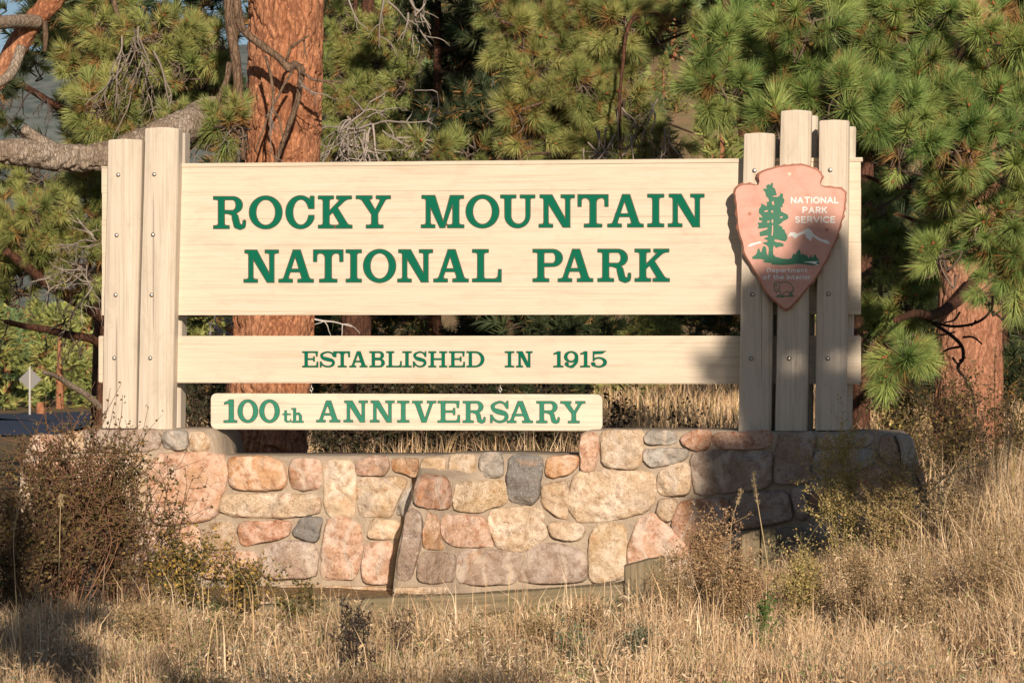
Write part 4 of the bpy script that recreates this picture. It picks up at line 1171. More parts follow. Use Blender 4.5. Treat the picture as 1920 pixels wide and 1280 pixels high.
class Tree:
    def __init__(s, base, label, seed, name='pine_tree', cat='pine tree', group=None):
        s.root = empty(name, (0, 0, 0)); tag(s.root, label, cat, group)
        s.rg = np.random.default_rng(seed); s.tw = Acc(); s.pos, s.dr, s.sc = [], [], []; s.seed = seed
        s.cones = Acc(); s.base = np.array(base, float)
    def trunk(s, pts, rad, mat, n=48, amp=.015, rings=None): return trunk_mesh('trunk', pts, rad, mat, s.root, n, 10, amp, s.seed, rings)
    def branch(s, pts, rad, mat, n=14, amp=.006, per=8): return trunk_mesh('branch', pts, rad, mat, s.root, n, per, amp, s.seed + len(s.pos))
    def twig(s, pts, r0, r1=.002, c=(.17, .13, .10), n=4, per=5):
        P = catmull(pts, per); s.tw.tube(P, np.linspace(r0, r1, len(P)), n, c)
    def patch(s, px, py, D, rx, ry, n, size=1.0, up=.35, hub=None, front=.5, twig=True):
        "n tufts in an ellipsoid round a point; each hangs on a twig running back to the bough"
        rg = s.rg; c = W(px, py, D); k = D / FPX; n = int(n * 1.45 + 1)
        d = rg.normal(0, 1, (n, 3)); d /= np.linalg.norm(d, axis=1)[:, None]; r = rg.random(n) ** .45
        off = d * r[:, None] * np.array([rx * k, max(rx, ry) * k * .8, ry * k])
        p = c + off
        dr = off / (np.linalg.norm(off, axis=1)[:, None] + 1e-6) * 1.0 + np.array([0, -front, up]) + rg.normal(0, .45, (n, 3))
        s.pos.append(p); s.dr.append(dr); s.sc.append(rg.uniform(.62, 1.18, n) * size)
        if twig:
            hb = np.array(hub if hub is not None else c + np.array([0, .25, -.15]))
            for i in range(n):
                dn = dr[i] / np.linalg.norm(dr[i]); q = p[i]
                mid = q - dn * .18 + rg.normal(0, .03, 3); m2 = mid * .5 + (hb * .55 + c * .45) * .5 + rg.normal(0, .07, 3) + np.array([0, 0, -.05])
                P = catmull([hb * .4 + c * .6 + rg.normal(0, .1, 3), m2, mid, q, q + dn * .12], 3)
                s.tw.tube(P, np.linspace(.011, .004, len(P)), 4, np.array((.16, .12, .095)) * rg.uniform(.6, 1.3))
    def dead(s, start, dirv, length, n, r=.008, c=(.30, .26, .22), droop=.5, depth=2):
        "a spray of bare dead twigs"
        rg = s.rg
        def go(p, d, L, r, lev):
            pts = [p]; 
            for k in range(4):
                d = d + rg.normal(0, .22, 3) + np.array([0, 0, -droop * .12]); d /= np.linalg.norm(d); p = p + d * L / 4; pts.append(p)
            s.twig(pts, r, r * .45, np.array(c) * rg.uniform(.7, 1.2), 4, 3)
            if lev > 0:
                for q in range(rg.integers(2, 5)):
                    i = rg.integers(1, 5); nd_ = d + rg.normal(0, .75, 3); nd_ /= np.linalg.norm(nd_); go(pts[i], nd_, L * rg.uniform(.35, .6), r * .55, lev - 1)
        for _ in range(n):
            dd = np.array(dirv, float) + rg.normal(0, .35, 3); dd /= np.linalg.norm(dd); go(np.array(start) + rg.normal(0, .03, 3), dd, length * rg.uniform(.6, 1.2), r, depth)
    def finish(s, pal, lod, old=.25, cones=0.0):
        if s.pos:
            pos = np.vstack(s.pos); dr = np.vstack(s.dr); sc = np.concatenate(s.sc)
            tuft_mesh('needles', pos, dr, sc, pal, lod, s.root, s.rg, old)
            if cones:
                ca = Acc()
                for i in np.where(s.rg.random(len(pos)) < cones)[0]:
                    d = dr[i] / np.linalg.norm(dr[i]); p = pos[i] + d * .10
                    for q in range(s.rg.integers(1, 4)):
                        o = s.rg.normal(0, .014, 3); v, f = tube_arrays([p + o, p + o + d * .018, p + o + d * .036], [.004, .012, .003], 6)
                        ca.add(v, f, np.array((.42, .13, .06)) * s.rg.uniform(.7, 1.2))
                b = ca.build('bud', M_LEAF, s.root, kind='stuff')
        s.tw.build('twig', M_TWIG, s.root, kind='stuff')
# ------------------------------------------------------------------ T1: the big orange trunk left of centre
t1 = Tree((0, 24, 0), 'big orange-barked ponderosa pine rising behind the left half of the sign', 11)
D1 = 24.0
k1 = D1 / FPX
t1.trunk([W(498, 905, D1), W(499, 850, D1), W(505, 760, D1), W(513, 600, D1), W(527, 350, D1), W(534, 180, D1), W(537, 0, D1), W(541, -300, D1), W(545, -900, D1)],
         [84 * k1, 77 * k1, 76 * k1, 74 * k1, 71.5 * k1, 71 * k1, 71 * k1, 66 * k1, 45 * k1], M_BARKO, 170, .020, 380)
t1.branch([W(510, 208, D1 + .1), W(462, 214, D1 - .05), W(425, 212, D1 - .3), W(390, 216, D1 - .6), W(345, 238, D1 - 1.0), W(270, 268, D1 - 1.3), W(200, 292, D1 - 1.5), W(120, 296, D1 - 1.7), W(40, 285, D1 - 1.9), W(-60, 290, D1 - 2.1), W(-200, 300, D1 - 2.3)],
          [26 * k1, 28 * k1, 31 * k1, 32 * k1, 31 * k1, 27 * k1, 26 * k1, 25 * k1, 24 * k1, 22 * k1, 16 * k1], M_LIMB, 56, .022, 14)
t1.branch([W(110, 285, D1 - 1.7), W(80, 268, D1 - 1.8), W(55, 250, D1 - 1.85), W(46, 242, D1 - 1.9)], [14 * k1, 12 * k1, 10 * k1, 8 * k1], M_LIMB, 12)
# bare hanging branches in front of the trunk
DB = D1 - .75; kb = DB / FPX
G1 = (.25, .19, .15)
t1.branch([W(425, -60, DB), W(428, 0, DB), W(434, 60, DB), W(443, 120, DB), W(449, 190, DB), W(452, 235, DB), W(456, 300, DB)], [9 * kb, 10 * kb, 11 * kb, 9 * kb, 9 * kb, 8 * kb, 5 * kb], M_BARKG)
t1.branch([W(443, -40, DB), W(445, 10, DB), W(456, 55, DB), W(490, 85, DB), W(522, 108, DB), W(542, 128, DB), (W(552, 122, DB)), W(565, 133, DB), W(562, 160, DB), W(558, 190, DB), W(545, 225, DB), W(531, 265, DB), W(517, 305, DB), W(512, 330, DB)],
          [8 * kb, 8.5 * kb, 8 * kb, 7.5 * kb, 7 * kb, 8 * kb, 8 * kb, 7.5 * kb, 5.5 * kb, 5.5 * kb, 5.5 * kb, 4.5 * kb, 4 * kb, 2.5 * kb], M_BARKG)
for P, r in (([(430, 118), (425, 150), (412, 180), (400, 210), (388, 240), (372, 262)], 6), ([(498, 105), (507, 140), (512, 175), (512, 205), (524, 225), (530, 258)], 3.2), ([(548, 135), (535, 155), (522, 180), (505, 210), (495, 240), (478, 285)], 2.8),
             ([(538, 112), (545, 90), (562, 78), (580, 66)], 3), ([(565, 135), (585, 148), (605, 152), (622, 158), (630, 170)], 3), ([(605, 152), (625, 153), (645, 155)], 2.2),
             ([(452, 230), (445, 260), (440, 300)], 3), ([(400, 262), (412, 280), (415, 305)], 3.5), ([(375, 262), (360, 275), (350, 290)], 4), ([(570, 75), (572, 95), (576, 112)], 2)):
    pts = [W(x, y, DB - .05 - .02 * i) for i, (x, y) in enumerate(P)]
    t1.branch(pts, [r * kb, r * kb * .9, r * kb * .5], M_BARKG, 8, .002)
for x, y, dx in ((400, 245, -.1), (385, 255, -.4), (410, 262, .3), (440, 240, -.5), (560, 150, .4), (512, 210, -.2)):
    t1.dead(W(x, y, DB - .1), (dx, -.2, -.7), .32, 2, .008, (.25, .21, .18), 1, 1)
t1.patch(425, 235, DB - .1, 32, 55, 22, .8)
t1.patch(330, 225, DB, 28, 20, 5, .8)
# high crown, beyond the top of the picture
for q in range(14):
    t1.patch(537 + t1.rg.uniform(-650, 650), -750 - t1.rg.uniform(0, 700), D1 + t1.rg.uniform(-2, 3), 150, 80, 22, 1)
t1.finish('Y', 'mid', .35)

# ------------------------------------------------------------------ T2: pine at the left whose limb fills the top left corner
t2 = Tree((0, 23, 0), 'pine with a thick orange-grey forked limb reaching into the top left corner', 21)
D2 = 22.0; k2 = D2 / FPX
t2.trunk([W(-420, 900, D2 + 1), W(-400, 500, D2 + 1), W(-380, 0, D2 + 1), W(-360, -700, D2 + 1)], [80 * k2, 70 * k2, 62 * k2, 30 * k2], M_BARKO, 40)
t2.branch([W(-395, 420, D2 + 1), W(-200, 300, D2), W(-60, 190, D2 - .2), W(0, 142, D2 - .3), W(30, 90, D2 - .3), W(62, 40, D2 - .3), W(95, 5, D2 - .3), W(130, -30, D2 - .3), W(190, -90, D2 - .3)], [40 * k2, 30 * k2, 24 * k2, 20 * k2, 21 * k2, 20 * k2, 20 * k2, 18 * k2, 14 * k2], M_BARKO, 30, .012)
t2.branch([W(70, 42, D2 - .35), W(40, 40, D2 - .5), W(10, 42, D2 - .7), W(-40, 50, D2 - 1)], [14 * k2, 13 * k2, 13 * k2, 11 * k2], M_LIMB, 20)
t2.branch([W(40, 90, D2 - .5), W(26, 128, D2 - .6), W(10, 148, D2 - .7), W(-30, 168, D2 - .8)], [10 * k2, 10 * k2, 9 * k2, 8 * k2], M_LIMB, 16)
t2.branch([W(84, 40, D2 - .4), W(86, 70, D2 - .4), W(84, 97, D2 - .4)], [5 * k2, 5 * k2, 4 * k2], M_BARKG, 10)
for q in ((-40, 170, 50, 45, 10), (-20, 20, 30, 20, 2)): t2.patch(q[0], q[1], D2 + 1.5, q[2], q[3], q[4], 1)
for q in range(10): t2.patch(-380 + t2.rg.uniform(-400, 420), -800 - t2.rg.uniform(0, 500), D2 + t2.rg.uniform(-2, 3), 150, 80, 22, 1)
t2.finish('D', 'mid', .2)

# ------------------------------------------------------------------ T3: pine foliage between the two, drooping twigs
t3 = Tree((0, 30, 0), 'olive-green pine with drooping grey twigs above the left posts', 31)
D3 = 29.0; k3 = D3 / FPX
t3.trunk([W(255, 900, D3 + 1.5), W(250, 500, D3 + 1.5), W(245, 150, D3 + 1.5), W(240, -200, D3 + 1.5), W(236, -700, D3 + 1.5)], [24 * k3, 21 * k3, 17 * k3, 13 * k3, 6 * k3], M_BARKD, 30)
t3.branch([W(246, 20, D3 + 1.3), W(250, 40, D3), W(253, 80, D3 - .6), W(256, 130, D3 - .8)], [10 * k3, 8 * k3, 5 * k3, 3 * k3], M_BARKG)
t3.branch([W(205, -30, D3), W(218, 20, D3), W(236, 60, D3 - .4), W(252, 90, D3 - .6)], [5 * k3, 5 * k3, 4 * k3, 3 * k3], M_BARKG)
for q in ((160, 130, 42, 50, 13), (200, 200, 60, 45, 24), (170, 245, 45, 22, 8), (270, 190, 60, 40, 20), (330, 200, 60, 50, 22), (380, 170, 50, 50, 15), (300, 70, 60, 42, 16), (200, 60, 50, 40, 12), (395, 90, 32, 36, 10), (330, 120, 40, 40, 10), (215, 115, 40, 35, 8), (190, 25, 50, 30, 8), (250, 245, 70, 18, 10), (355, 60, 32, 40, 8)):
    t3.patch(q[0], q[1], D3 + t3.rg.uniform(-.7, .7), q[2], q[3], int(q[4] * 1.25), 1.0)
for q in ((255, 70), (262, 60), (290, 100), (240, 85), (275, 110), (230, 110)): t3.dead(W(q[0], q[1], D3 - 1), (.1, -.1, -.9), .55, 2, .012, (.30, .25, .21), .8, 2)
for q in range(8): t3.patch(240 + t3.rg.uniform(-250, 300), -120 - t3.rg.uniform(0, 300), D3 + t3.rg.uniform(-1, 3), 90, 60, 22, 1)
t3.finish('Y', 'mid', .35, .25)

# ------------------------------------------------------------------ T4: tree left of the left posts with limbs sweeping left
t4 = Tree((0, 32, 0), 'dark-limbed pine whose lower limbs sweep left from behind the left posts', 41)
D4 = 31.0; k4 = D4 / FPX
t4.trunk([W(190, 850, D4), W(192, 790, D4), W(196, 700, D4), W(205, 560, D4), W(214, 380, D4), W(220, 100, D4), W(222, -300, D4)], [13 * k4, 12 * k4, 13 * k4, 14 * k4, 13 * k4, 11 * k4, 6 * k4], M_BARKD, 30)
for P, r in (([(205, 605), (170, 578), (125, 553), (90, 532), (50, 500), (10, 470)], 13), ([(200, 655), (170, 635), (130, 628), (90, 618), (50, 612), (10, 603)], 8.5), ([(192, 768), (165, 742), (132, 722), (105, 705), (82, 698)], 6.5),
             ([(205, 480), (150, 440), (90, 420), (30, 400), (-30, 390)], 8), ([(212, 330), (160, 350), (100, 375), (40, 380)], 7), ([(214, 250), (150, 215), (100, 195), (50, 165), (0, 150)], 8)):
    pts = [W(x, y, D4 - .25 * i) for i, (x, y) in enumerate(P)]
    t4.branch(pts, [r * k4, r * k4 * .9, r * k4 * .55], M_BARKD if r != 6.5 else M_LIMB, 14, .004)
for x, y in ((60, 510), (100, 530), (90, 618), (130, 630), (140, 560), (20, 600), (150, 480), (170, 500), (60, 175), (40, 160), (90, 190), (20, 155), (150, 630)):
    t4.dead(W(x, y, D4 - .8), (-.3, -.1, -.6), .38, 2, .010, (.09, .07, .06), .5, 2)
for x, y in ((160, 505), (175, 450), (165, 530)): t4.dead(W(x, y, D4 - 1.2), (-.4, -.3, .0), .5, 4, .010, (.34, .29, .25), .3, 2)
for q in ((60, 430, 70, 50, 26), (30, 480, 60, 40, 18), (140, 430, 55, 45, 18), (150, 500, 50, 40, 12), (90, 480, 60, 40, 18), (30, 400, 50, 30, 9), (175, 350, 32, 26, 9), (150, 335, 40, 18, 5), (-40, 450, 60, 80, 16), (20, 540, 50, 30, 8), (80, 390, 50, 25, 10)):
    t4.patch(q[0], q[1], D4 - .8 + t4.rg.uniform(-.5, .5), q[2], q[3], int(q[4] * 1.2), .98)
for q in ((60, 330, 90, 50, 26), (130, 110, 45, 45, 8), (60, 110, 50, 30, 5), (30, 230, 40, 30, 3), (140, 70, 50, 40, 8)):
    t4.patch(q[0], q[1], D4 + 2.5, q[2], q[3], q[4], 1.0)
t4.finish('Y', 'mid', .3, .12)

# ------------------------------------------------------------------ T5: pine right of the big trunk
t5 = Tree((0, 33, 0), 'shaded olive pine with tangled bare twigs just right of the big trunk', 51)
D5 = 32.0; k5 = D5 / FPX
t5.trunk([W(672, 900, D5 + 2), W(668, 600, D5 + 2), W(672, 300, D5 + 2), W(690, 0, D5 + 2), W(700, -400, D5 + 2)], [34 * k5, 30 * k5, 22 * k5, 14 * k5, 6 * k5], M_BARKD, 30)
for q in ((650, 60, 40, 50, 15), (655, 130, 50, 50, 20), (700, 110, 40, 45, 12), (660, 200, 50, 45, 20), (720, 190, 40, 45, 12), (640, 265, 40, 35, 12), (700, 250, 60, 35, 12), (720, 50, 36, 40, 10), (760, 150, 36, 50, 6), (740, 285, 30, 20, 5), (620, 285, 25, 25, 5)):
    t5.patch(q[0], q[1], D5 + t5.rg.uniform(-.8, .8), q[2], q[3], int(q[4] * 1.3), .92)
for x, y in ((655, 225), (665, 240), (680, 245), (700, 232), (640, 262)): t5.dead(W(x, y, D5 - 1.2), (-.1, -.2, -.3), .62, 4, .014, (.36, .31, .27), .6, 2)
for x, y, L in ((642, -20, .6), (722, -10, .7), (765, -10, .75), (770, 30, .5), (780, 0, .5), (735, 0, .6), (800, -10, .4)): t5.dead(W(x, y, D5 - 1.5), (.15, -.1, -1), L, 1, .014, (.36, .31, .27), 1.2, 1)
for x, y in ((745, 262), (790, 275), (770, 285)): t5.dead(W(x, y, D5 - 1.2), (.4, -.2, .0), .55, 3, .013, (.38, .33, .28), .8, 1)
for x, y in ((395, 600), (410, 596)): t5.dead(W(x, y, D5 - 4), (.3, -.2, -.5), .4, 4, .009, (.42, .38, .34), .3, 2)
t5.dead(W(588, 592, D5 - 6), (1, -.1, -.4), .45, 1, .010, (.5, .46, .42), .0, 1)
for q in range(7): t5.patch(780 + t5.rg.uniform(-180, 200), -100 - t5.rg.uniform(0, 300), D5 + t5.rg.uniform(-1, 3), 90, 60, 22, 1)
t5.finish('Y', 'mid', .3, .15)

# ------------------------------------------------------------------ T6: central pine
t6 = Tree((0, 28, 0), 'olive and orange tufted pine above the centre of the sign', 61)
D6 = 26.0; k6 = D6 / FPX
t6.trunk([W(1418, 900, D6 + 2.5), W(1415, 600, D6 + 2.4), W(1400, 300, D6 + 2.2), W(1360, 0, D6 + 2), W(1330, -500, D6 + 2)], [14 * k6, 12 * k6, 11 * k6, 9 * k6, 4 * k6], M_BARKD, 24)
t6.branch([W(1380, 130, D6 + 2), W(1290, 40, D6 + 1), W(1200, 30, D6 - .2), W(1176, 60, D6 - .5), W(1168, 120, D6 - .6), W(1162, 180, D6 - .8), W(1162, 240, D6 - .8), W(1165, 300, D6 - .8)], [6 * k6, 5 * k6, 4.5 * k6, 4 * k6, 3.5 * k6, 3 * k6, 2.5 * k6, 2 * k6, 1.5 * k6], M_BARKD)
for P, r in (([(1176, 150), (1110, 165), (1040, 185), (980, 205)], 5), ([(1174, 60), (1090, 70), (1000, 60), (940, 40)], 6), ([(1180, 260), (1110, 275), (1040, 285), (990, 290)], 5), ([(1176, 110), (1240, 80), (1290, 60)], 5), ([(1182, 200), (1250, 230), (1300, 250)], 4)):
    t6.branch([W(x, y, D6 + 1 - .6 * i) for i, (x, y) in enumerate(P)], [r * k6, r * k6 * .7, r * k6 * .4], M_BARKG, 10, .003)
for q in ((950, 20, 45, 35, 9), (960, 75, 45, 40, 13), (1030, 45, 50, 40, 13), (1000, 120, 50, 36, 10), (1100, 30, 50, 40, 13), (1160, 40, 50, 40, 13), (1230, 40, 50, 40, 14), (1280, 20, 40, 30, 7), (1060, 110, 60, 36, 13), (1090, 160, 60, 45, 17), (1030, 180, 45, 36, 10), (945, 195, 24, 24, 4), (985, 205, 30, 26, 6),
          (1120, 200, 50, 45, 15), (1180, 150, 40, 40, 9), (1160, 200, 40, 36, 8), (1000, 255, 40, 24, 7), (1060, 265, 45, 26, 9), (1120, 270, 45, 26, 8), (1050, 215, 40, 26, 7), (1200, 250, 40, 30, 6), (870, 288, 40, 18, 5), (805, 285, 26, 20, 4), (960, 292, 30, 14, 4), (1250, 262, 40, 26, 5), (1180, 90, 40, 30, 6)):
    t6.patch(q[0], q[1], D6 + t6.rg.uniform(-.6, .6), q[2], q[3], int(q[4] * .95), 1.0, .2, None, .8)
for q in range(9): t6.patch(1160 + t6.rg.uniform(-260, 220), -80 - t6.rg.uniform(0, 300), D6 + t6.rg.uniform(-1, 2), 80, 50, 16, 1)
for x, y in ((1120, 240), (1150, 250), (1190, 250), (1250, 250), (1160, 210), (1100, 270), (1230, 190)): t6.dead(W(x, y, D6 - .7), (.05, -.2, -.9), .42, 2, .010, (.30, .25, .21), .8, 2)
t6.finish('Y', 'near', .5, .55)

# ------------------------------------------------------------------ T7: big right pine with pinkish trunk, bright green tufts near
t7 = Tree((0, 25, 0), 'large pine with bright green long-needled boughs and pinkish trunk at the right', 71)
D7 = 25.0; k7 = D7 / FPX
t7.trunk([W(1808, 930, D7), W(1812, 860, D7), W(1816, 700, D7), W(1818, 500, D7), W(1824, 250, D7), (W(1832, 60, D7)), W(1842, -200, D7), W(1850, -800, D7)], [78 * k7, 70 * k7, 63 * k7, 59 * k7, 57 * k7, 55 * k7, 50 * k7, 30 * k7], M_BARKP, 130, .014, 260)
DR = 21.0; kr = DR / FPX
for P, r in (([(1830, 520), (1800, 560), (1752, 590), (1715, 588), (1680, 600)], 13), ([(1820, 20), (1760, 60), (1680, 150), (1600, 230)], 11), ([(1830, 120), (1700, 60), (1560, 40), (1420, 60)], 12), ([(1840, 300), (1760, 330), (1690, 350), (1620, 330)], 8), ([(1850, 320), (1890, 350), (1940, 400)], 9), ([(1825, 430), (1740, 420), (1680, 400)], 6)):
    t7.branch([W(x, y, D7 - .5 - (D7 - DR - .5) * i / (len(P) - 1)) for i, (x, y) in enumerate(P)], [r * kr, r * kr * .8, r * kr * .45], M_BARKD, 14, .004)
DK = (.035, .025, .022)
DT = D7 - 2.4
for P, r in (([(1752, 605), (1790, 612), (1830, 605), (1855, 585), (1848, 560), (1825, 565)], 3.2), ([(1735, 595), (1795, 640), (1805, 670), (1795, 690), (1815, 715), (1826, 750), (1828, 780), (1818, 800)], 4), ([(1800, 650), (1775, 655), (1755, 672)], 2.8), ([(1805, 632), (1825, 632), (1842, 645)], 2.5),
             ([(1798, 675), (1812, 670)], 2.3), ([(1820, 705), (1808, 722)], 2.3), ([(1828, 755), (1840, 752)], 2), ([(1740, 622), (1762, 628), (1790, 622)], 2.4), ([(1850, 575), (1880, 600), (1925, 640)], 3), ([(1800, 585), (1790, 600), (1770, 605)], 2.4), ([(1830, 600), (1822, 612)], 2), ([(1786, 670), (1800, 688)], 2.6), ([(1740, 650), (1745, 665), (1730, 690)], 2.2)):
    pts = [W(x, y, DT) + np.array([0, t7.rg.normal(0, .03), 0]) for x, y in P]; t7.twig(pts, r * kr, r * kr * .7, DK, 5, 6)
for q in ((1380, 60, 55, 45, 9), (1330, 110, 45, 50, 9), (1420, 110, 60, 50, 12), (1360, 170, 50, 40, 9), (1440, 190, 55, 40, 11), (1500, 40, 70, 40, 9), (1480, 130, 50, 45, 9), (1540, 160, 50, 45, 9), (1590, 200, 60, 50, 12), (1460, 235, 40, 30, 5), (1530, 225, 50, 40, 8), (1640, 60, 60, 50, 8), (1600, 120, 50, 40, 7),
          (1660, 190, 60, 60, 13), (1720, 170, 60, 55, 11), (1770, 230, 55, 60, 12), (1700, 260, 60, 60, 13), (1640, 260, 45, 40, 7), (1840, 220, 50, 70, 14), (1890, 160, 45, 60, 12), (1900, 270, 40, 60, 12), (1880, 60, 45, 50, 8), (1760, 30, 60, 36, 7), (1690, 20, 50, 30, 5), (1570, 20, 50, 30, 5), (1800, 290, 50, 50, 8), (1830, 140, 40, 40, 6), (1820, 380, 40, 40, 7), (1790, 430, 40, 40, 7), (1850, 60, 36, 30, 5), (1780, 360, 40, 40, 7), (1840, 460, 40, 26, 4)):
    t7.patch(q[0], q[1], DR + t7.rg.uniform(-.5, .7), q[2], q[3], int(q[4] * .95), 1.12, .55, None, .75)
for q in ((1640, 420, 40, 60, 10), (1670, 500, 45, 50, 10), (1650, 380, 30, 30, 5), (1640, 620, 26, 50, 7), (1700, 580, 45, 40, 7), (1720, 500, 35, 40, 5), (1700, 450, 36, 30, 4)):
    t7.patch(q[0], q[1], DR + 2.2 + t7.rg.uniform(-.4, .4), q[2], q[3], q[4], .95, .2, None, .7)
for q in ((1700, 650, 36, 34, 6), (1690, 695, 30, 22, 4), (1860, 440, 50, 40, 7), (1890, 490, 40, 55, 8), (1905, 420, 30, 60, 7), (1875, 540, 40, 30, 4), (1760, 480, 36, 30, 3)):
    t7.patch(q[0], q[1], DR + .3, q[2], q[3], q[4], 1.15, -.1, None, .7)
for q in range(9): t7.patch(1700 + t7.rg.uniform(-330, 450), -60 - t7.rg.uniform(0, 300), DR + t7.rg.uniform(-.5, 2.5), 80, 50, 14, 1.05)
t7.finish('G', 'near', .28, .6)

# smaller trunk behind the right end of the sign, shade put into its bark
t8 = Tree((0, 27, 0), 'slim dark reddish pine trunk just right of the right-hand posts', 81)
D8 = 26.5; k8 = D8 / FPX
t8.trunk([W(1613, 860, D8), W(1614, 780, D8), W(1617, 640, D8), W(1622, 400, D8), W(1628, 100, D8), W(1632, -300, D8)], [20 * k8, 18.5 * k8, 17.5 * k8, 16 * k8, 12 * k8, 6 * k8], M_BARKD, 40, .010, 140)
for q in ((1650, 700, 60, 26, 4), (1620, 330, 50, 60, 14), (1640, 480, 50, 50, 9), (1560, 60, 80, 60, 16), (1640, 120, 70, 60, 14), (1600, 560, 30, 30, 3)): t8.patch(q[0], q[1], D8 + .8, q[2], q[3], q[4], 1.0)
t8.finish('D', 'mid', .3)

# a row of full pines further back; they close the gaps, the D ones coloured shade-dark
def full_pine(x, y, h, r, label, seed, pal, n, lod='far', crown0=.15, mat=None, size=1.25):
    t = Tree((x, y, 0), label, seed); rg = t.rg
    z0 = float(ground(x, y)) - .1
    t.trunk([(x, y, z0), (x + .05, y, z0 + h * .4), (x + .1, y, z0 + h)], [.09 + h * .003, .07, .02], mat or M_BARKD, 14, .01)
    nb = int(h * 2.6)
    pos, dr = [], []
    for b in range(nb):
        zz = crown0 + (1 - crown0) * (b + rg.random()) / nb; L = r * (1 - zz) ** .6 * rg.uniform(.6, 1.15) * (1 - max(0, .25 - zz)); az = rg.random() * 2 * math.pi
        d = np.array([math.cos(az), math.sin(az), .12 + .4 * zz]); p0 = np.array([x + .08 * zz, y, z0 + zz * h])
        t.tw.tube(catmull([p0, p0 + d * L * .5 + (0, 0, -.1 * L), p0 + d * L], 3), np.linspace(.045, .012, 7), 5, (.10, .07, .055))
        m = max(3, int(n / nb * (L / r + .35)))
        s_ = rg.uniform(.25, 1.05, m) ** .8; sp = rg.normal(0, 1, (m, 3)) * np.array([.30, .30, .20]) * (.5 + .6 * L / r)
        q = p0 + d * (s_ * L)[:, None] + sp
        pos.append(q); dr.append(d + sp * 2 + np.array([0, 0, .4]) + rg.normal(0, .4, (m, 3)))
    t.pos = [np.vstack(pos)]; t.dr = [np.vstack(dr)]; t.sc = [rg.uniform(.9, 1.3, len(t.pos[0])) * size]
    t.finish(pal, lod, .2)
    return t
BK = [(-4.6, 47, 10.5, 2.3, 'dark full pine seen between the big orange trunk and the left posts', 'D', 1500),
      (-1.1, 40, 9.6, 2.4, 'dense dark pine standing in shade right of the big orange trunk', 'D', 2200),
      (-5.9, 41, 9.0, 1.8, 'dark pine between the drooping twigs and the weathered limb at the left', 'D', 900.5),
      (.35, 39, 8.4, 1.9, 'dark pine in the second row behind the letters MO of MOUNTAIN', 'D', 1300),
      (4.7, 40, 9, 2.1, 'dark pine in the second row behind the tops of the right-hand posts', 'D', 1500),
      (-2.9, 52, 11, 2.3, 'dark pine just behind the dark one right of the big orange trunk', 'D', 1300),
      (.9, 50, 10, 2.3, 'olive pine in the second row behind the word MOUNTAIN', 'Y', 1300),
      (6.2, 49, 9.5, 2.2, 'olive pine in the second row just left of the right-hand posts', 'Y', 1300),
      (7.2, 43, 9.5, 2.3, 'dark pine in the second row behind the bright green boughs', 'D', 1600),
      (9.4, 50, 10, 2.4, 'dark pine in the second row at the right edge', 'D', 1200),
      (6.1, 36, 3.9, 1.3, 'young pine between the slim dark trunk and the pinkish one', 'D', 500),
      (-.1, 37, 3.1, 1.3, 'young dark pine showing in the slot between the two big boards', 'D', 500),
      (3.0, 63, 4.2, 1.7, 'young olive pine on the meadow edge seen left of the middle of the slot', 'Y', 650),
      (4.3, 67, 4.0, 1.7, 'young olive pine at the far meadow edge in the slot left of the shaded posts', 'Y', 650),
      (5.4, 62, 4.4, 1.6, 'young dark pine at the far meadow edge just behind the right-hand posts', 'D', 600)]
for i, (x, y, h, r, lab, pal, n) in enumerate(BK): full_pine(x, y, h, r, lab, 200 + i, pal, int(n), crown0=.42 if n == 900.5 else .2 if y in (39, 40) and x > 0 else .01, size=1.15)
# ------------------------------------------------------------------ far pines: a few models, copied with their parts
def far_model(seed, pal, h=8, n=150):
    t = Tree((0, 0, 0), None, seed); rg = t.rg
    t.trunk([(0, 0, -.3), (0.05, 0, h * .4), (0, 0, h * .97)], [.26, .19, .04], M_BARKO, 8, .01)
    z = rg.random(n) ** .8; rr = (1 - z) ** .65 * 2.3 * rg.uniform(.35, 1.05, n); az = rg.random(n) * 2 * math.pi
    lump = 1 + .35 * np.sin(az * 3 + seed) * np.sin(z * 9 + seed)
    p = np.c_[rr * lump * np.cos(az), rr * lump * np.sin(az), h * (.03 + .95 * z)]
    d = np.c_[np.cos(az), np.sin(az), .5 + z] + rg.normal(0, .4, (n, 3))
    t.pos = [p]; t.dr = [d]; t.sc = [rg.uniform(.7, 1.3, n)]
    t.tw = Acc()
    t.finish(pal, 'hill', .12); return t.root
def far_model2(seed, pal, h=6):
    return far_model(seed, pal, h, 220)
protos = [far_model(301, 'Y'), far_model(302, 'G'), far_model(303, 'B', 7, 170), far_model(304, 'Y', 6, 150)]
used = set()
rgf = np.random.default_rng(5)
def place_far(x, y, s, label, group):
    k = int(rgf.integers(0, 4)); r = protos[k]
    if k not in used: used.add(k); o = r
    else:
        o = r.copy(); COL.objects.link(o)
        for ch in r.children:
            c = ch.copy(); COL.objects.link(c); c.parent = o
    o.location = (x, y, float(ground(x, y)) - .2); o.scale = (s * 1.1, s * 1.1, s); o.rotation_euler = (0, 0, rgf.random() * 6.28)
    tag(o, label, 'pine tree', group)
spots = []
tries = 0
while len(spots) < 86 and tries < 6000:
    tries += 1
    y = 116 + 78 * rgf.random() ** 1.2; px = rgf.uniform(560, 1990); x = (px - 960) / FPX * y
    if min(math.hypot(x - q[0], y - q[1]) for q in rp) > 11 and all((x - a) ** 2 + ((y - b) * .8) ** 2 > 7.5 for a, b in spots) and not (1215 < px < 1335 and y < 170 and rgf.random() < .6): spots.append((x, y))
for q in range(16):
    y = rgf.uniform(118, 165); px = rgf.uniform(1195, 1345); place_far((px - 960) / FPX * y, y, rgf.uniform(.16, .34), 'one of the low green bushes on the bare patch of the far slope', 'low bushes on the bare slope')
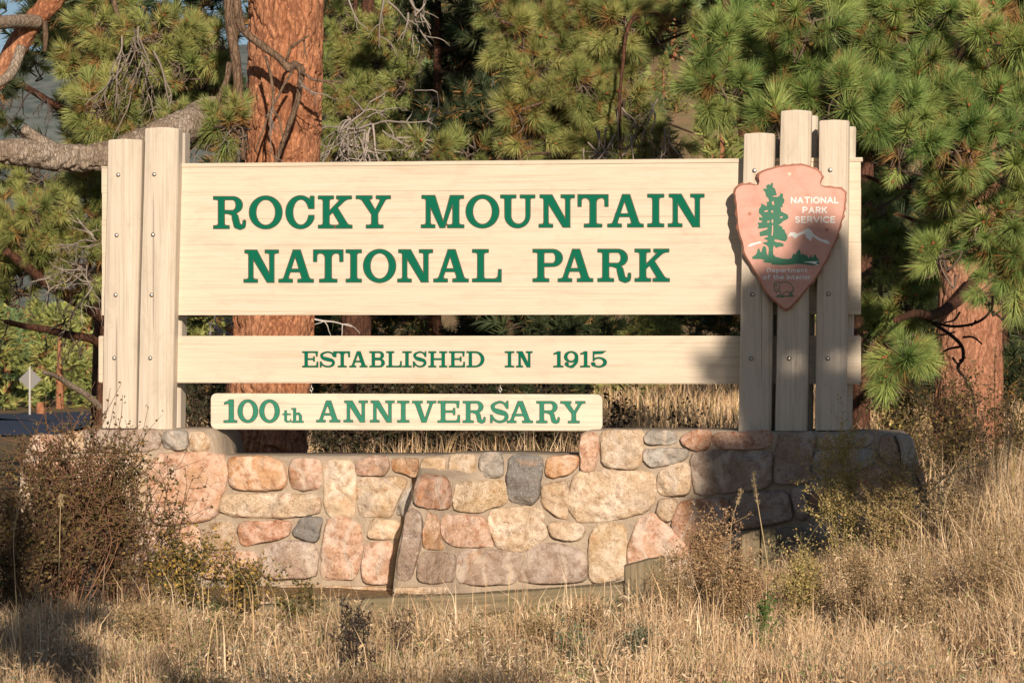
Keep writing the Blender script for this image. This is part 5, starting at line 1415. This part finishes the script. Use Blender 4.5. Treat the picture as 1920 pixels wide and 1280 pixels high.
for x, y in spots: place_far(x, y, rgf.uniform(.5, .95), 'one of the small sunlit pines scattered over the dry slope far behind the sign', 'small pines scattered over the far slope')
sp2 = []
tries = 0
while len(sp2) < 26 and tries < 3000:
    tries += 1
    y = rgf.uniform(125, 158); px = rgf.uniform(-60, 420); x = (px - 960) / FPX * y
    if all((x - a) ** 2 + ((y - b) * .8) ** 2 > 5 for a, b in sp2): sp2.append((x, y))
for x, y in sp2: place_far(x, y, rgf.uniform(.55, .8), 'one of the sunlit bushy pines beyond the road at the far left', 'bushy pines beyond the road')
for i in range(4):
    if i not in used:
        for c in list(protos[i].children): bpy.data.objects.remove(c)
        bpy.data.objects.remove(protos[i])
# tree stump beyond the road
st = trunk_mesh('tree_stump', [W(76, 785, 120), W(76, 770, 120), W(75, 754, 120)], [.20, .18, .17], M_BARKO, None, 14, 4, .02, 3)
tag(st, 'short orange stump beyond the road just right of the diamond sign', 'tree stump')

# ------------------------------------------------------------------ the road sign seen from behind
rs = empty('road_sign', (0, 0, 0)); tag(rs, 'diamond road sign seen from its plain grey back beyond the road', 'road sign')
DS = 118.5; c = W(56.5, 711, DS); hf = 21.5 / FPX * DS
pl = [(c[0] - hf, c[2]), (c[0], c[2] + hf * .98), (c[0] + hf, c[2]), (c[0], c[2] - hf * .98)]
V = [(x, DS, z) for x, z in pl] + [(x, DS + .03, z) for x, z in pl]
mesh_from('sign_plate', V, [(0, 1, 2, 3)[::-1], (4, 5, 6, 7), (0, 1, 5, 4), (1, 2, 6, 5), (2, 3, 7, 6), (3, 0, 4, 7)], M_GALV, rs)
zb = float(ground(c[0], DS)) - .1
bevel_box('pole', (c[0] - .045, DS - .08, zb), (c[0] + .035, DS - .005, W(57, 687, DS)[2]), paint('pale_pole_metal', (.42, .40, .38), .4, .1, .2), rs, .01)

# ------------------------------------------------------------------ grass
STRAW = 1.08 * np.array([(.66, .475, .29), (.76, .585, .385), (.57, .40, .235), (.45, .295, .17), (.62, .45, .24), (.79, .63, .44)])
GRN = np.array([(.15, .17, .06), (.22, .21, .08), (.12, .15, .07)])
RBR = np.array([(.40, .25, .15), (.46, .29, .18)])
def blades(x, y, h, wd, rg, green=.12, red=.1, lean=.35, seg=2, zoff=-.02):
    n = len(x); z = ground(x, y) + zoff
    az = rg.random(n) * 2 * math.pi; sa = rg.random(n) * math.pi
    ln = np.abs(rg.normal(0, lean, n)); 
    s = np.cross([0, 0, 1.0], np.array(SUND) + rg.normal(0, .6, (n, 3))); s /= np.linalg.norm(s, axis=1)[:, None]; s *= wd[:, None] * .5
    b = np.c_[x, y, z]; d = np.c_[np.cos(az), np.sin(az), np.zeros(n)]
    m = b + d * (h * ln * .35)[:, None] + np.c_[np.zeros((n, 2)), h * .6]
    t = b + d * (h * ln)[:, None] + np.c_[np.zeros((n, 2)), h * (1 - .25 * ln)]
    v = np.stack([b - s, b + s, m - s * .8, m + s * .8, t], 1).reshape(-1, 3)
    i = np.arange(n)[:, None] * 5
    f = np.stack([i + [0, 1, 3], i + [0, 3, 2], i + [2, 3, 4]], 1).reshape(-1, 3)
    u = rg.random(n); cl = vnoise(np.c_[x * 1.3, y * 1.3, np.zeros(n)], 4) * .5 + .5
    c = STRAW[rg.integers(0, len(STRAW), n)]
    c = np.where((u < green * 4.5 * np.clip(cl - .35, 0, 1))[:, None], GRN[rg.integers(0, 3, n)], c)
    c = np.where((u > 1 - red * 2 * (1 - cl))[:, None], RBR[rg.integers(0, 2, n)], c)
    c = c * rg.uniform(.75, 1.2, (n, 1)) * (.92 + .35 * vnoise(np.c_[x * 2.6, y * 2.6, np.ones(n)], 14))[:, None]
    return v, f, np.repeat(c, 5, 0)
rg = np.random.default_rng(77)
def wall_y(x): return 18 - (x + .2) * math.tan(TH) - .24
A = Acc()
# low turf everywhere in front of the wall, denser near the lens
n = 62000
y = rg.uniform(9.5, 18.2, n); x = rg.uniform(-1, 1, n) * (y * .19 + .4)
k = (y < wall_y(x)) | (x < -3.05) | (x > 2.75); x, y = x[k], y[k]
# short along the timber
near = sstep(y, 15.4, 16.6); rt = sstep(x, .9, 2.0); lf = 1 - sstep(x, -2.4, -1.6)
hmax = .14 * (1 - sstep(y, 15.0, 16.0) * .8 * (1 - rt)) + .13 * rt + .06 * lf
h = hmax * rg.uniform(.35, 1.15, len(x)) * (1 + .5 * vnoise(np.c_[x * 1.1, y * 1.1, x * 0], 8))
v, f, c = blades(x, y, h, rg.uniform(.003, .006, len(x)), rg, .16, .12, 1.0); A.add(v, f, c)
# bunches all over the foreground
n = 15000
cx = rg.uniform(-3.0, 3.2, 190); cy = rg.uniform(11.3, 15.3, 190); ch = rg.uniform(.6, 1.2, 190); q = rg.integers(0, 190, n)
x = cx[q] + rg.normal(0, .05, n); y = cy[q] + rg.normal(0, .05, n)
v, f, c = blades(x, y, rg.uniform(.13, .30, n) * ch[q] * (1 + .35 * sstep(x, .6, 1.8)), rg.uniform(.003, .0055, n), rg, .04, .10, .75); A.add(v, f, c * np.repeat((.72 + .4 * rg.random(190))[q], 5)[:, None])
# taller bunches on the right
n = 15000
cx = rg.uniform(.6, 3.5, 110); cy = rg.uniform(12.2, 16.9, 110); q = rg.integers(0, 110, n)
x = cx[q] + rg.normal(0, .09, n); y = cy[q] + rg.normal(0, .09, n); k = (y < wall_y(x) - .05) & (rg.random(n) < sstep(x, .5, 1.6)); x, y = x[k], y[k]
v, f, c = blades(x, y, rg.uniform(.20, .46, len(x)) * (.7 + .5 * sstep(x, 1.9, 2.8)), rg.uniform(.003, .0055, len(x)), rg, .05, .12, .6); A.add(v, f, c)
n = 5200
x = 2.1 + 1.6 * rg.random(n) ** .7; y = rg.uniform(12.6, 16.6, n); k = y < wall_y(x) - .15; x, y = x[k], y[k]
v, f, c = blades(x, y, rg.uniform(.36, .80, len(x)) * (.65 + .45 * sstep(x, 2.2, 3.0)), rg.uniform(.0035, .006, len(x)), rg, .05, .06, .6); A.add(v, f, c)
n = 3500
x = rg.uniform(2.75, 4.2, n); y = rg.uniform(16.3, 21, n); v, f, c = blades(x, y, rg.uniform(.25, .6, n), rg.uniform(.003, .006, n), rg, .08, .05, .5); A.add(v, f, c)
# sparse tall stalks in front on the left and middle
n = 500
y = rg.uniform(12.5, 15.4, n); x = rg.uniform(-2.6, 1.5, n); v, f, c = blades(x, y, rg.uniform(.25, .45, n), rg.uniform(.004, .006, n), rg, .03, .2, .35); A.add(v, f, c)
g1 = A.build('grass', M_GRASS, kind='stuff'); tag(g1, 'tangled dry straw-coloured grass in front of the stone wall', 'grass')
# litter of small leaves and seed heads between the blades
A = Acc()
n = 80000
cx = rg.uniform(-3.4, 3.4, 1700); cy = rg.uniform(11, 17.2, 1700); ch_ = rg.uniform(.05, .24, 1700) * (1 - .75 * sstep(cy, 15.0, 15.7) * (1 - sstep(cx, .9, 1.6))) * (1 + .5 * sstep(cx, .8, 2)); cc = np.vstack([STRAW * .8, STRAW * .95, RBR * 1.15, GRN * np.array([1.3, 1.4, 1.3]), np.array([[.17, .20, .14]])])[rg.integers(0, 18, 1700)]
q = rg.integers(0, 1700, n); hz = rg.random(n)
x = cx[q] + rg.normal(0, .05, n) * (.4 + hz); y = cy[q] + rg.normal(0, .05, n) * (.4 + hz); z = ground(x, y) + hz * ch_[q]
k = (y < wall_y(x) - .03) | (x < -3.05); x, y, z, q = x[k], y[k], z[k], q[k]; n = len(x)
p = np.c_[x, y, z]; d1 = rg.normal(0, 1, (n, 3)); d1 /= np.linalg.norm(d1, axis=1)[:, None]; d2 = np.cross(d1, np.array(SUND) + rg.normal(0, .6, (n, 3))); d2 /= np.linalg.norm(d2, axis=1)[:, None]
s = rg.uniform(.006, .020, n)[:, None]; v = np.stack([p - d1 * s, p + d2 * s * .2, p + d1 * s, p - d2 * s * .2], 1).reshape(-1, 3)
A.add(v, np.arange(n * 4).reshape(-1, 4), np.repeat(cc[q] * rg.uniform(.7, 1.25, (n, 1)), 4, 0))
g2 = A.build('ground_cover', M_LEAF, kind='stuff'); tag(g2, 'low dry forbs and seed heads tangled through the front grass', 'ground cover')
# the meadow behind the wall
A = Acc()
n = 70000
y = 19.5 + 75 * rg.random(n) ** 1.5; x = rg.uniform(-.9, 1, n) * (y * .19); k = (x / y > -.12); x, y = x[k], y[k]
wd = rg.uniform(.006, .010, len(x)) * (y / 25) ** .8
v, f, c = blades(x, y, rg.uniform(.2, .55, len(x)), wd, rg, .06, .03, .4); A.add(v, f, c * np.array([1.05, 1.0, .95]))
g3 = A.build('meadow_grass', M_GRASS, kind='stuff'); tag(g3, 'pale golden meadow grass behind the stone wall', 'grass')

# ------------------------------------------------------------------ shrubs and single plants
def shrub(name, px, py, D, hgt, wid, label, seed, leafcols, nst=26, leaves=3000, lsize=.012, cat='shrub', stemc=(.10, .07, .055), lean=(0, 0), up=1.0, clump=.02, base=None, rs_=.004, sub=5, zmin=.15):
    rg = np.random.default_rng(seed); b = W(px, py, D) if base is None else np.array(base, float)
    b[2] = float(ground(b[0], b[1]))
    root = empty(name, (0, 0, 0)); tag(root, label, cat)
    A = Acc(); tips = []
    for i in range(nst):
        az = rg.random() * 6.28; o = np.array([math.cos(az), math.sin(az) * .6, 0]) * rg.random() * wid
        top = b + o + np.array([lean[0], lean[1], hgt * rg.uniform(.55, 1.05) * (1 - .25 * (abs(o[0]) / wid) ** 2)])
        st_ = b + o * .2; mid = (st_ + top) / 2 + rg.normal(0, .05, 3) * hgt + np.array([0, 0, hgt * .08])
        P = catmull([st_ - (0, 0, .05), mid, top], 6); A.tube(P, np.linspace(rs_, rs_ * .35, len(P)), 3, np.array(stemc) * rg.uniform(.7, 1.4)); tips.append(P)
        for s in range(sub):
            k = rg.integers(3, len(P)); d = rg.normal(0, 1, 3) * np.array([1, .7, .6]) + np.array([0, 0, .5]); d /= np.linalg.norm(d); L = hgt * rg.uniform(.10, .28)
            Q = catmull([P[k], P[k] + d * L * .5 + rg.normal(0, .02, 3), P[k] + d * L + np.array([0, 0, .03])], 3); A.tube(Q, np.linspace(rs_ * .5, rs_ * .25, len(Q)), 3, np.array(stemc) * rg.uniform(.7, 1.4)); tips.append(Q)
    A.build('stem', M_TWIG, root, kind='stuff')
    T = np.vstack([t[max(0, int(len(t) * zmin)):] for t in tips]); n = leaves
    p = T[rg.integers(0, len(T), n)] + rg.normal(0, clump, (n, 3))
    d1 = rg.normal(0, 1, (n, 3)); d1 /= np.linalg.norm(d1, axis=1)[:, None]; d2 = np.cross(d1, np.array(SUND) + rg.normal(0, 1.0, (n, 3))); d2 /= np.linalg.norm(d2, axis=1)[:, None]
    s = rg.uniform(.6, 1.3, n)[:, None] * lsize; v = np.stack([p - d1 * s, p + d2 * s * .6, p + d1 * s, p - d2 * s * .6], 1).reshape(-1, 3)
    lc = np.array(leafcols)[rg.integers(0, len(leafcols), n)] * rg.uniform(.7, 1.25, (n, 1))
    B = Acc(); B.add(v, np.arange(n * 4).reshape(-1, 4), np.repeat(lc, 4, 0)); B.build('foliage', M_LEAF, root, kind='stuff')
    return root
DKL = [tuple(.72 * q for q in c_) for c_ in [(.13, .11, .04), (.17, .12, .05), (.18, .11, .055), (.20, .16, .055), (.09, .075, .03), (.28, .19, .06)]]
OLV = [(.10, .10, .035), (.16, .13, .04), (.09, .075, .03), (.28, .17, .04), (.13, .12, .04)]
DKB = [(.04, .045, .02), (.06, .055, .03), (.05, .035, .02), (.09, .06, .03)]
YEL = [(.40, .26, .05), (.32, .20, .05), (.20, .17, .05), (.45, .30, .07)]
TAN = [(.36, .24, .12), (.30, .20, .10), (.42, .30, .16), (.26, .20, .08)]
YG = [(.42, .34, .12), (.34, .30, .10), (.52, .40, .17), (.44, .30, .12)]
STRAWL = [(.55, .42, .27), (.48, .35, .21)]
GRE = [(.08, .17, .03), (.12, .22, .05), (.18, .22, .06)]
shrub('shrub', 115, 1190, 16.2, 1.09, .50, 'large dark small-leaved shrub covering the left end of the stone wall', 1, DKL, 70, 6000, .0115, rs_=.006, sub=10, zmin=.2, stemc=(.22, .12, .075), clump=.012)
shrub('shrub', 215, 1190, 16.5, .95, .48, 'thinner dark shrub between the large left shrub and the bare part of the wall', 2, DKL + OLV, 50, 4000, .0115, rs_=.005, sub=9, stemc=(.17, .10, .065), clump=.012)
shrub('shrub', 20, 1190, 15.6, .85, .40, 'dark shrub at the very left edge in front of the large one', 3, DKL, 46, 4200, .012, rs_=.005, sub=9, stemc=(.15, .09, .06), clump=.012)
shrub('shrub', 345, 1185, 16.4, .42, .34, 'low olive shrub with orange leaves at the foot of the wall left of the timber', 4, OLV + YEL, 34, 2600, .0115, rs_=.003, sub=7)
shrub('shrub', 455, 1185, 16.0, .34, .22, 'small olive and orange shrub hiding the left end of the long timber', 5, OLV + YEL, 24, 1500, .011, rs_=.003, sub=6)
shrub('weed', 668, 1290, 13.2, .36, .13, 'dark dry weed with knobbly stems standing low in front of the long timber', 6, [(.05, .04, .035), (.07, .05, .04)], 13, 900, .008, 'weed', (.05, .04, .035), rs_=.004, clump=.008, sub=4)
shrub('weed', 770, 1300, 13.4, .30, .12, 'thin brown weed right of the dark knobbly one', 26, [(.12, .09, .06), (.16, .11, .07)], 9, 420, .007, 'weed', (.10, .07, .05), rs_=.003, clump=.010, sub=4)
shrub('weed', 1582, 1130, 16.2, .86, .14, 'tall yellow-green flowering weed in front of the shaded stones', 7, YG, 18, 5200, .007, 'weed', (.36, .30, .14), rs_=.0035, clump=.010, sub=11)
shrub('weed', 1690, 1160, 15.9, .72, .22, 'dense brown-topped weed right of the tall yellow-green one', 8, TAN + YG, 26, 6000, .007, 'weed', (.38, .29, .16), rs_=.0035, clump=.010, sub=11)
shrub('weed', 1330, 1210, 15.3, .60, .17, 'reddish brown weed between the two timber stubs', 9, [(.42, .25, .14), (.48, .32, .18), (.36, .23, .12)], 26, 6000, .0065, 'weed', (.38, .27, .15), rs_=.003, clump=.010, sub=11)
shrub('weed', 1395, 1250, 14.8, .46, .16, 'reddish brown weed in front of the paler timber stub', 10, [(.42, .25, .14), (.48, .32, .18), (.38, .28, .13)], 22, 4400, .0065, 'weed', (.38, .27, .15), rs_=.003, clump=.010, sub=11)
shrub('weed', 1432, 1330, 13.7, .42, .035, 'upright bright green leafy weed among the dry grass', 12, [(.10, .17, .045), (.16, .20, .07)], 5, 380, .010, 'weed', (.12, .18, .04), rs_=.003, clump=.012, sub=5)
shrub('weed', 1505, 1250, 14.6, .44, .12, 'yellowish seed-topped weed right of the bright green one', 13, YG, 18, 3400, .007, 'weed', (.36, .30, .14), rs_=.003, clump=.010, sub=11)
shrub('weed', 1800, 1180, 15.6, .50, .20, 'pale brown bushy weed under the tall grass stalks', 14, TAN + STRAWL, 24, 4600, .007, 'weed', (.4, .3, .17), rs_=.003, clump=.010, sub=11)
shrub('weed', 1200, 1300, 13.6, .20, .12, 'low grey-green weed at the bottom right of the centre', 15, [(.16, .18, .12), (.16, .16, .10)], 14, 500, .010, 'weed', (.2, .18, .1), rs_=.003, clump=.015, sub=4)
shrub('weed', 1075, 1290, 13.6, .19, .09, 'low blue-green weed with a bright green sprig', 16, [(.14, .18, .12), (.12, .15, .10), (.16, .22, .07)], 12, 500, .010, 'weed', (.2, .18, .1), rs_=.003, clump=.015, sub=4)
shrub('weed', 560, 1225, 15.2, .28, .14, 'small yellowing weed in front of the left part of the long timber', 17, OLV, 14, 700, .010, 'weed', (.2, .15, .08), rs_=.003, clump=.015, sub=5)
for i, (px, py, D, h, wd, pal, lab) in enumerate((
    (900, 1230, 14.0, .16, .16, TAN + STRAWL, 'low straw-coloured weed before the middle of the long timber'),
    (1010, 1240, 14.1, .17, .15, TAN, 'low brown seed-topped weed left of the upright timber stub'),
    (1110, 1210, 14.6, .18, .14, TAN + STRAWL, 'pale seed-topped weed just in front of the upright timber stub'),
    (1262, 1220, 15.3, .40, .14, TAN + STRAWL, 'pale brown weed right beside the upright timber stub'),
    (1600, 1290, 14.2, .50, .18, TAN + STRAWL, 'broad pale weed clump in front of the tall yellow-green weed'),
    (1700, 1300, 13.8, .48, .18, STRAWL + TAN, 'straw-pale weed clump low at the right between two brown ones'),
    (1860, 1300, 13.8, .55, .18, TAN, 'brown weed clump in the bottom right corner'),
    (800, 1270, 13.7, .15, .14, OLV + TAN, 'small olive and brown weed low in the grass under the slanting step edge in the wall'),
    (420, 1270, 13.9, .24, .16, TAN + OLV, 'brownish weed in front of the small olive and orange shrub'),
    (270, 1270, 14.0, .28, .16, TAN, 'dry brown weed at the sunny edge of the shaded left grass'))):
    shrub('weed', px, py, D, h, wd, lab, 70 + i, pal, 20, 2600, .0065, 'weed', (.36, .26, .15), rs_=.0028, clump=.009, sub=9)
# behind the wall
shrub('shrub', 1150, 830, 21.0, .55, .22, 'dark leafy shrub behind the right end of the hanging board', 18, DKL, 26, 1500, .014, rs_=.004, sub=7, base=(W(1150, 830, 21)[0], 21, 0))
shrub('shrub', 1152, 800, 20.6, 1.12, .16, 'sparse dark twiggy shrub rising past the end of the hanging board', 19, DKB, 26, 1900, .014, rs_=.004, sub=6, base=(W(1152, 800, 20.6)[0], 20.6, 0))
shrub('shrub', 1282, 800, 20.6, .98, .16, 'small dark shrub peeping over the wall under the gap in the sign', 20, DKB, 22, 1200, .014, rs_=.004, sub=6, base=(W(1282, 800, 20.6)[0], 20.6, 0))
shrub('shrub', 362, 800, 20.4, 1.02, .10, 'small yellow-leaved shrub between the left posts and the hanging board', 22, YEL, 9, 520, .013, rs_=.003, sub=6, base=(W(362, 800, 20.4)[0], 20.4, 0))
for i, (px, D, h, lab) in enumerate(((640, 26.5, .92, 'dark dense shrub behind the wall just right of the big orange trunk'), (730, 27.5, .95, 'dark dense shrub behind the wall under the word ANNIVERSARY'), (830, 27, .92, 'dark dense shrub behind the wall below the letters VERSA'), (930, 26.6, .95, 'brownish dense shrub behind the middle of the wall'), (1030, 27, .92, 'brownish dense shrub just left of the step in the wall'))):
    shrub('shrub', px, 830, D, h, .48, lab, 40 + i, DKB, 30, 3800, .02, rs_=.006, sub=8, base=(W(px, 830, D)[0], D, 0))
shrub('shrub', 770, 730, 34, 1.45, .42, 'golden autumn shrub glimpsed below the words ESTABLISHED IN', 50, YEL, 26, 2200, .022, rs_=.005, sub=7, base=(W(770, 730, 34)[0], 34, 0))
shrub('shrub', 400, 780, 27, 1.35, .45, 'dark shrub behind the left end of the hanging board', 51, DKB, 26, 2600, .02, rs_=.005, sub=7, base=(W(395, 730, 28)[0], 28, 0))
shrub('shrub', 1790, 900, 21.6, 1.0, .42, 'dark leafy shrub in front of the pinkish trunk at the right', 52, DKL, 44, 4200, .013, rs_=.004, sub=8, base=(W(1785, 900, 21.6)[0], 21.6, 0))
shrub('shrub', 1880, 900, 21.0, .85, .36, 'dark brownish shrub right of the pinkish trunk', 53, DKL, 30, 2600, .013, rs_=.004, sub=8, base=(W(1885, 900, 21.0)[0], 21.0, 0))
shrub('shrub', 1665, 900, 24, .95, .40, 'olive-yellow bush between the slim dark trunk and the pinkish trunk', 54, YG + OLV, 34, 3200, .016, rs_=.004, sub=8, base=(W(1680, 900, 24)[0], 24, 0))
shrub('shrub', 1745, 900, 19.6, .62, .36, 'dark green low shrub hugging the right end of the stone wall', 55, DKL, 34, 3600, .013, rs_=.004, sub=8, base=(W(1790, 900, 19.6)[0], 19.6, 0))
shrub('shrub', 1770, 960, 17.2, .42, .16, 'round brown seed-headed shrub beside the right end of the wall', 56, [(.20, .12, .07), (.26, .16, .09)], 26, 2200, .009, rs_=.003, sub=8, base=(W(1850, 960, 17.2)[0], 17.2, 0))

# tall single stalks
def stalk(P, D, r, label, c, head=0, seed=0):
    rg = np.random.default_rng(seed); A = Acc(); pts = catmull([W(x, y, D) for x, y in P], 8)
    A.tube(pts, np.linspace(r, r * .5, len(pts)), 4, c)
    if head:
        m = int(len(pts) * (1 - head)); Q = pts[m:]
        for q in range(150):
            p = Q[rg.integers(0, len(Q))] + rg.normal(0, .006, 3); d = rg.normal(0, 1, 3); d[2] += 1.5; d *= .012 / np.linalg.norm(d); s = np.cross(d, rg.normal(0, 1, 3)); s *= .002 / np.linalg.norm(s)
            A.add([p - s, p + s, p + d], np.array([[0, 1, 2]]), np.array(c) * rg.uniform(.7, 1.2))
    o = A.build('grass_stalk', M_GRASS); tag(o, label, 'grass stalk'); return o
YS = (.52, .42, .14); SW_ = (.55, .42, .24)
stalk([(1874, 1010), (1868, 860), (1864, 760), (1866, 655)], 15.8, .0035, 'tall thin yellow grass stalk, leftmost of the three upright ones at the right edge', YS, .3, 1)
stalk([(1882, 1000), (1890, 860), (1900, 770), (1918, 690)], 15.7, .004, 'tall feather-headed grass stalk leaning to the right edge', SW_, .6, 2)
stalk([(1896, 1000), (1900, 870), (1910, 780), (1925, 700)], 15.9, .0035, 'yellow-green stalk close behind the feather-headed one', YS, .2, 3)
stalk([(1700, 1010), (1738, 930), (1780, 890), (1850, 868)], 15.9, .0035, 'arching pale grass stalk bending right over the end of the wall', SW_, .35, 4)
stalk([(1893, 880), (1905, 930), (1925, 985)], 15.6, .003, 'pale stalk drooping to the right edge below the tall ones', SW_, .2, 5)
stalk([(1600, 1060), (1601, 960), (1600, 850)], 16.6, .003, 'straight pale grass stalk right of the tall yellow-green weed', SW_, .4, 6)
stalk([(1632, 1060), (1630, 960), (1630, 880)], 16.5, .003, 'short straight stalk with narrow seed head before the shaded stones', SW_, .4, 7)
stalk([(1668, 1060), (1670, 960), (1674, 900)], 16.4, .003, 'branched pale stalk before the right end of the wall', SW_, .5, 8)
stalk([(1440, 1060), (1425, 970), (1412, 890)], 16.2, .004, 'pale grass stalk with drooping head over the upright timber stubs', SW_, .35, 9)
stalk([(1368, 1060), (1372, 980), (1390, 920)], 16.4, .003, 'thin pale stalk left of the grey timber stub', SW_, .2, 10)
stalk([(365, 1240), (352, 1150), (343, 1080)], 14.6, .004, 'bleached stalk crossing in front of the low olive shrub', SW_, 0, 11)
stalk([(112, 1260), (110, 1130), (112, 1000), (114, 930)], 14.8, .0035, 'long pale stalk before the large left shrub', SW_, .1, 12)
stalk([(35, 1200), (28, 1080), (26, 1000), (40, 930)], 14.7, .0035, 'bent pale stalk at the very left edge', SW_, .3, 13)
stalk([(640, 1180), (600, 1100), (560, 1050)], 15.3, .0025, 'thin bleached stem slanting in front of the wall above the long timber', SW_, 0, 14)
stalk([(794, 880), (792, 856), (800, 838)], 18.2, .003, 'short dry stem standing on the wall top near the middle', SW_, 0, 15)

stalk([(1845, 1080), (1850, 960), (1846, 860), (1838, 790)], 15.4, .003, 'slender pale stalk with a short plume left of the tall yellow ones', SW_, .35, 21)
stalk([(1760, 1080), (1764, 1000), (1775, 930), (1795, 880)], 15.2, .003, 'pale plumed stalk bending right beside the end of the wall', SW_, .45, 22)
stalk([(1900, 1120), (1898, 1030), (1885, 950), (1860, 900)], 14.8, .003, 'pale plumed stalk bending left at the right edge', SW_, .45, 23)

# ------------------------------------------------------------------ pines behind the camera: their boughs shade the right of the sign and the near grass
tc = Tree((9, 1, 0), 'tall pine behind the viewer whose boughs shade the right side of the sign', 91)
tc.trunk([(9, 1, -.3), (9, 1, 5), (9.1, 1, 12)], [.32, .26, .12], M_BARKO, 20)
sd = np.array(SUND)
def shade(tree, tgt, r, n, L, flat=.5, size=1.0, mul=4.0):
    n = int(n * mul)
    c = np.array(tgt) + sd * L; rg = tree.rg
    a = np.cross(sd, [0, 0, 1]); a /= np.linalg.norm(a); b = np.cross(a, sd)
    rr = np.sqrt(rg.random(n)) * r; an = rg.random(n) * 6.28
    p = c + a * (rr * np.cos(an))[:, None] + b * (rr * np.sin(an))[:, None] * 1.0 + sd * (rg.normal(0, flat, n))[:, None]
    d = rg.normal(0, 1, (n, 3)); d[:, 2] += .5; dn = d / np.linalg.norm(d, axis=1)[:, None]
    tree.pos.append(p - dn * .08 * size); tree.dr.append(d); tree.sc.append(np.full(n, size) * rg.uniform(.8, 1.1, n))
for px, py, r, n, size in ((1520, 440, .08, 4, .5), (1525, 490, .12, 7, .6), (1450, 540, .10, 5, .6), (1490, 545, .10, 6, .6), (1548, 470, .12, 9, .65), (1560, 520, .10, 8, .65), (1505, 520, .10, 5, .65), (1475, 560, .10, 6, .7), (1425, 590, .08, 3, .6), (1560, 560, .12, 8, .75), (1590, 620, .12, 8, .75), (1500, 620, .13, 9, .75), (1405, 640, .12, 8, .75), (1340, 655, .06, 1, .5), (1335, 690, .05, 1, .5), (1430, 720, .16, 13, .8), (1380, 700, .08, 4, .6),
                        (1520, 770, .20, 22, .9), (1440, 790, .14, 12, .8), (1590, 760, .20, 20, .9), (1500, 735, .08, 5, .6), (1350, 880, .12, 7, .7), (1420, 860, .16, 10, .8), (1500, 880, .24, 26, .95), (1600, 880, .26, 30, 1.0), (1690, 900, .24, 28, 1.0), (1340, 975, .14, 12, .8), (1430, 960, .18, 14, .9), (1520, 970, .24, 24, .95), (1620, 980, .26, 26, 1.0), (1470, 660, .05, 2, .6), (1400, 560, .07, 3, .6), (1570, 510, .08, 5, .6), (1605, 560, .10, 8, .7), (1605, 720, .08, 6, .7), (1540, 640, .10, 8, .7), (1430, 620, .10, 8, .7)):
    tgt = SW(S(px, py, .15)); shade(tc, tgt, r, n, 14.0, .5, size)
tc.branch([(9.05, 1, 5.2), (8, 1.8, 5.9), (6.6, 2.6, 6.1), (5.6, 3.4, 5.9)], [.09, .07, .03], M_BARKG, 10)
tc.finish('G', 'mid', .1)
td = Tree((-5, -3, 0), 'pine behind the viewer on the left whose boughs shade the near left grass', 92)
td.trunk([(-5.2, -3, -.3), (-5.2, -3, 4), (-5.1, -3, 10)], [.30, .24, .10], M_BARKO, 20)
for x, y, z, r, n in ((-2.7, 15.6, .15, .22, 20), (-2.35, 15.2, .05, .25, 22), (-2.5, 13.8, .0, .35, 30), (-2.0, 13.0, 0, .25, 10), (-1.4, 12.6, 0, .22, 8), (-.8, 12.3, 0, .25, 10), (-2.9, 16.0, .35, .2, 10), (-.1, 12.2, 0, .25, 9), (-2.4, 14.6, .0, .2, 14)):
    shade(td, (x, y, z), r, n, 12.5, .4, .95, 1.2)
td.branch([(-5.15, -3, 3.6), (-4, -1, 4), (-2.5, 1, 4), (-1, 1.2, 3.9)], [.09, .07, .03], M_BARKG, 10)
td.finish('G', 'mid', .1)
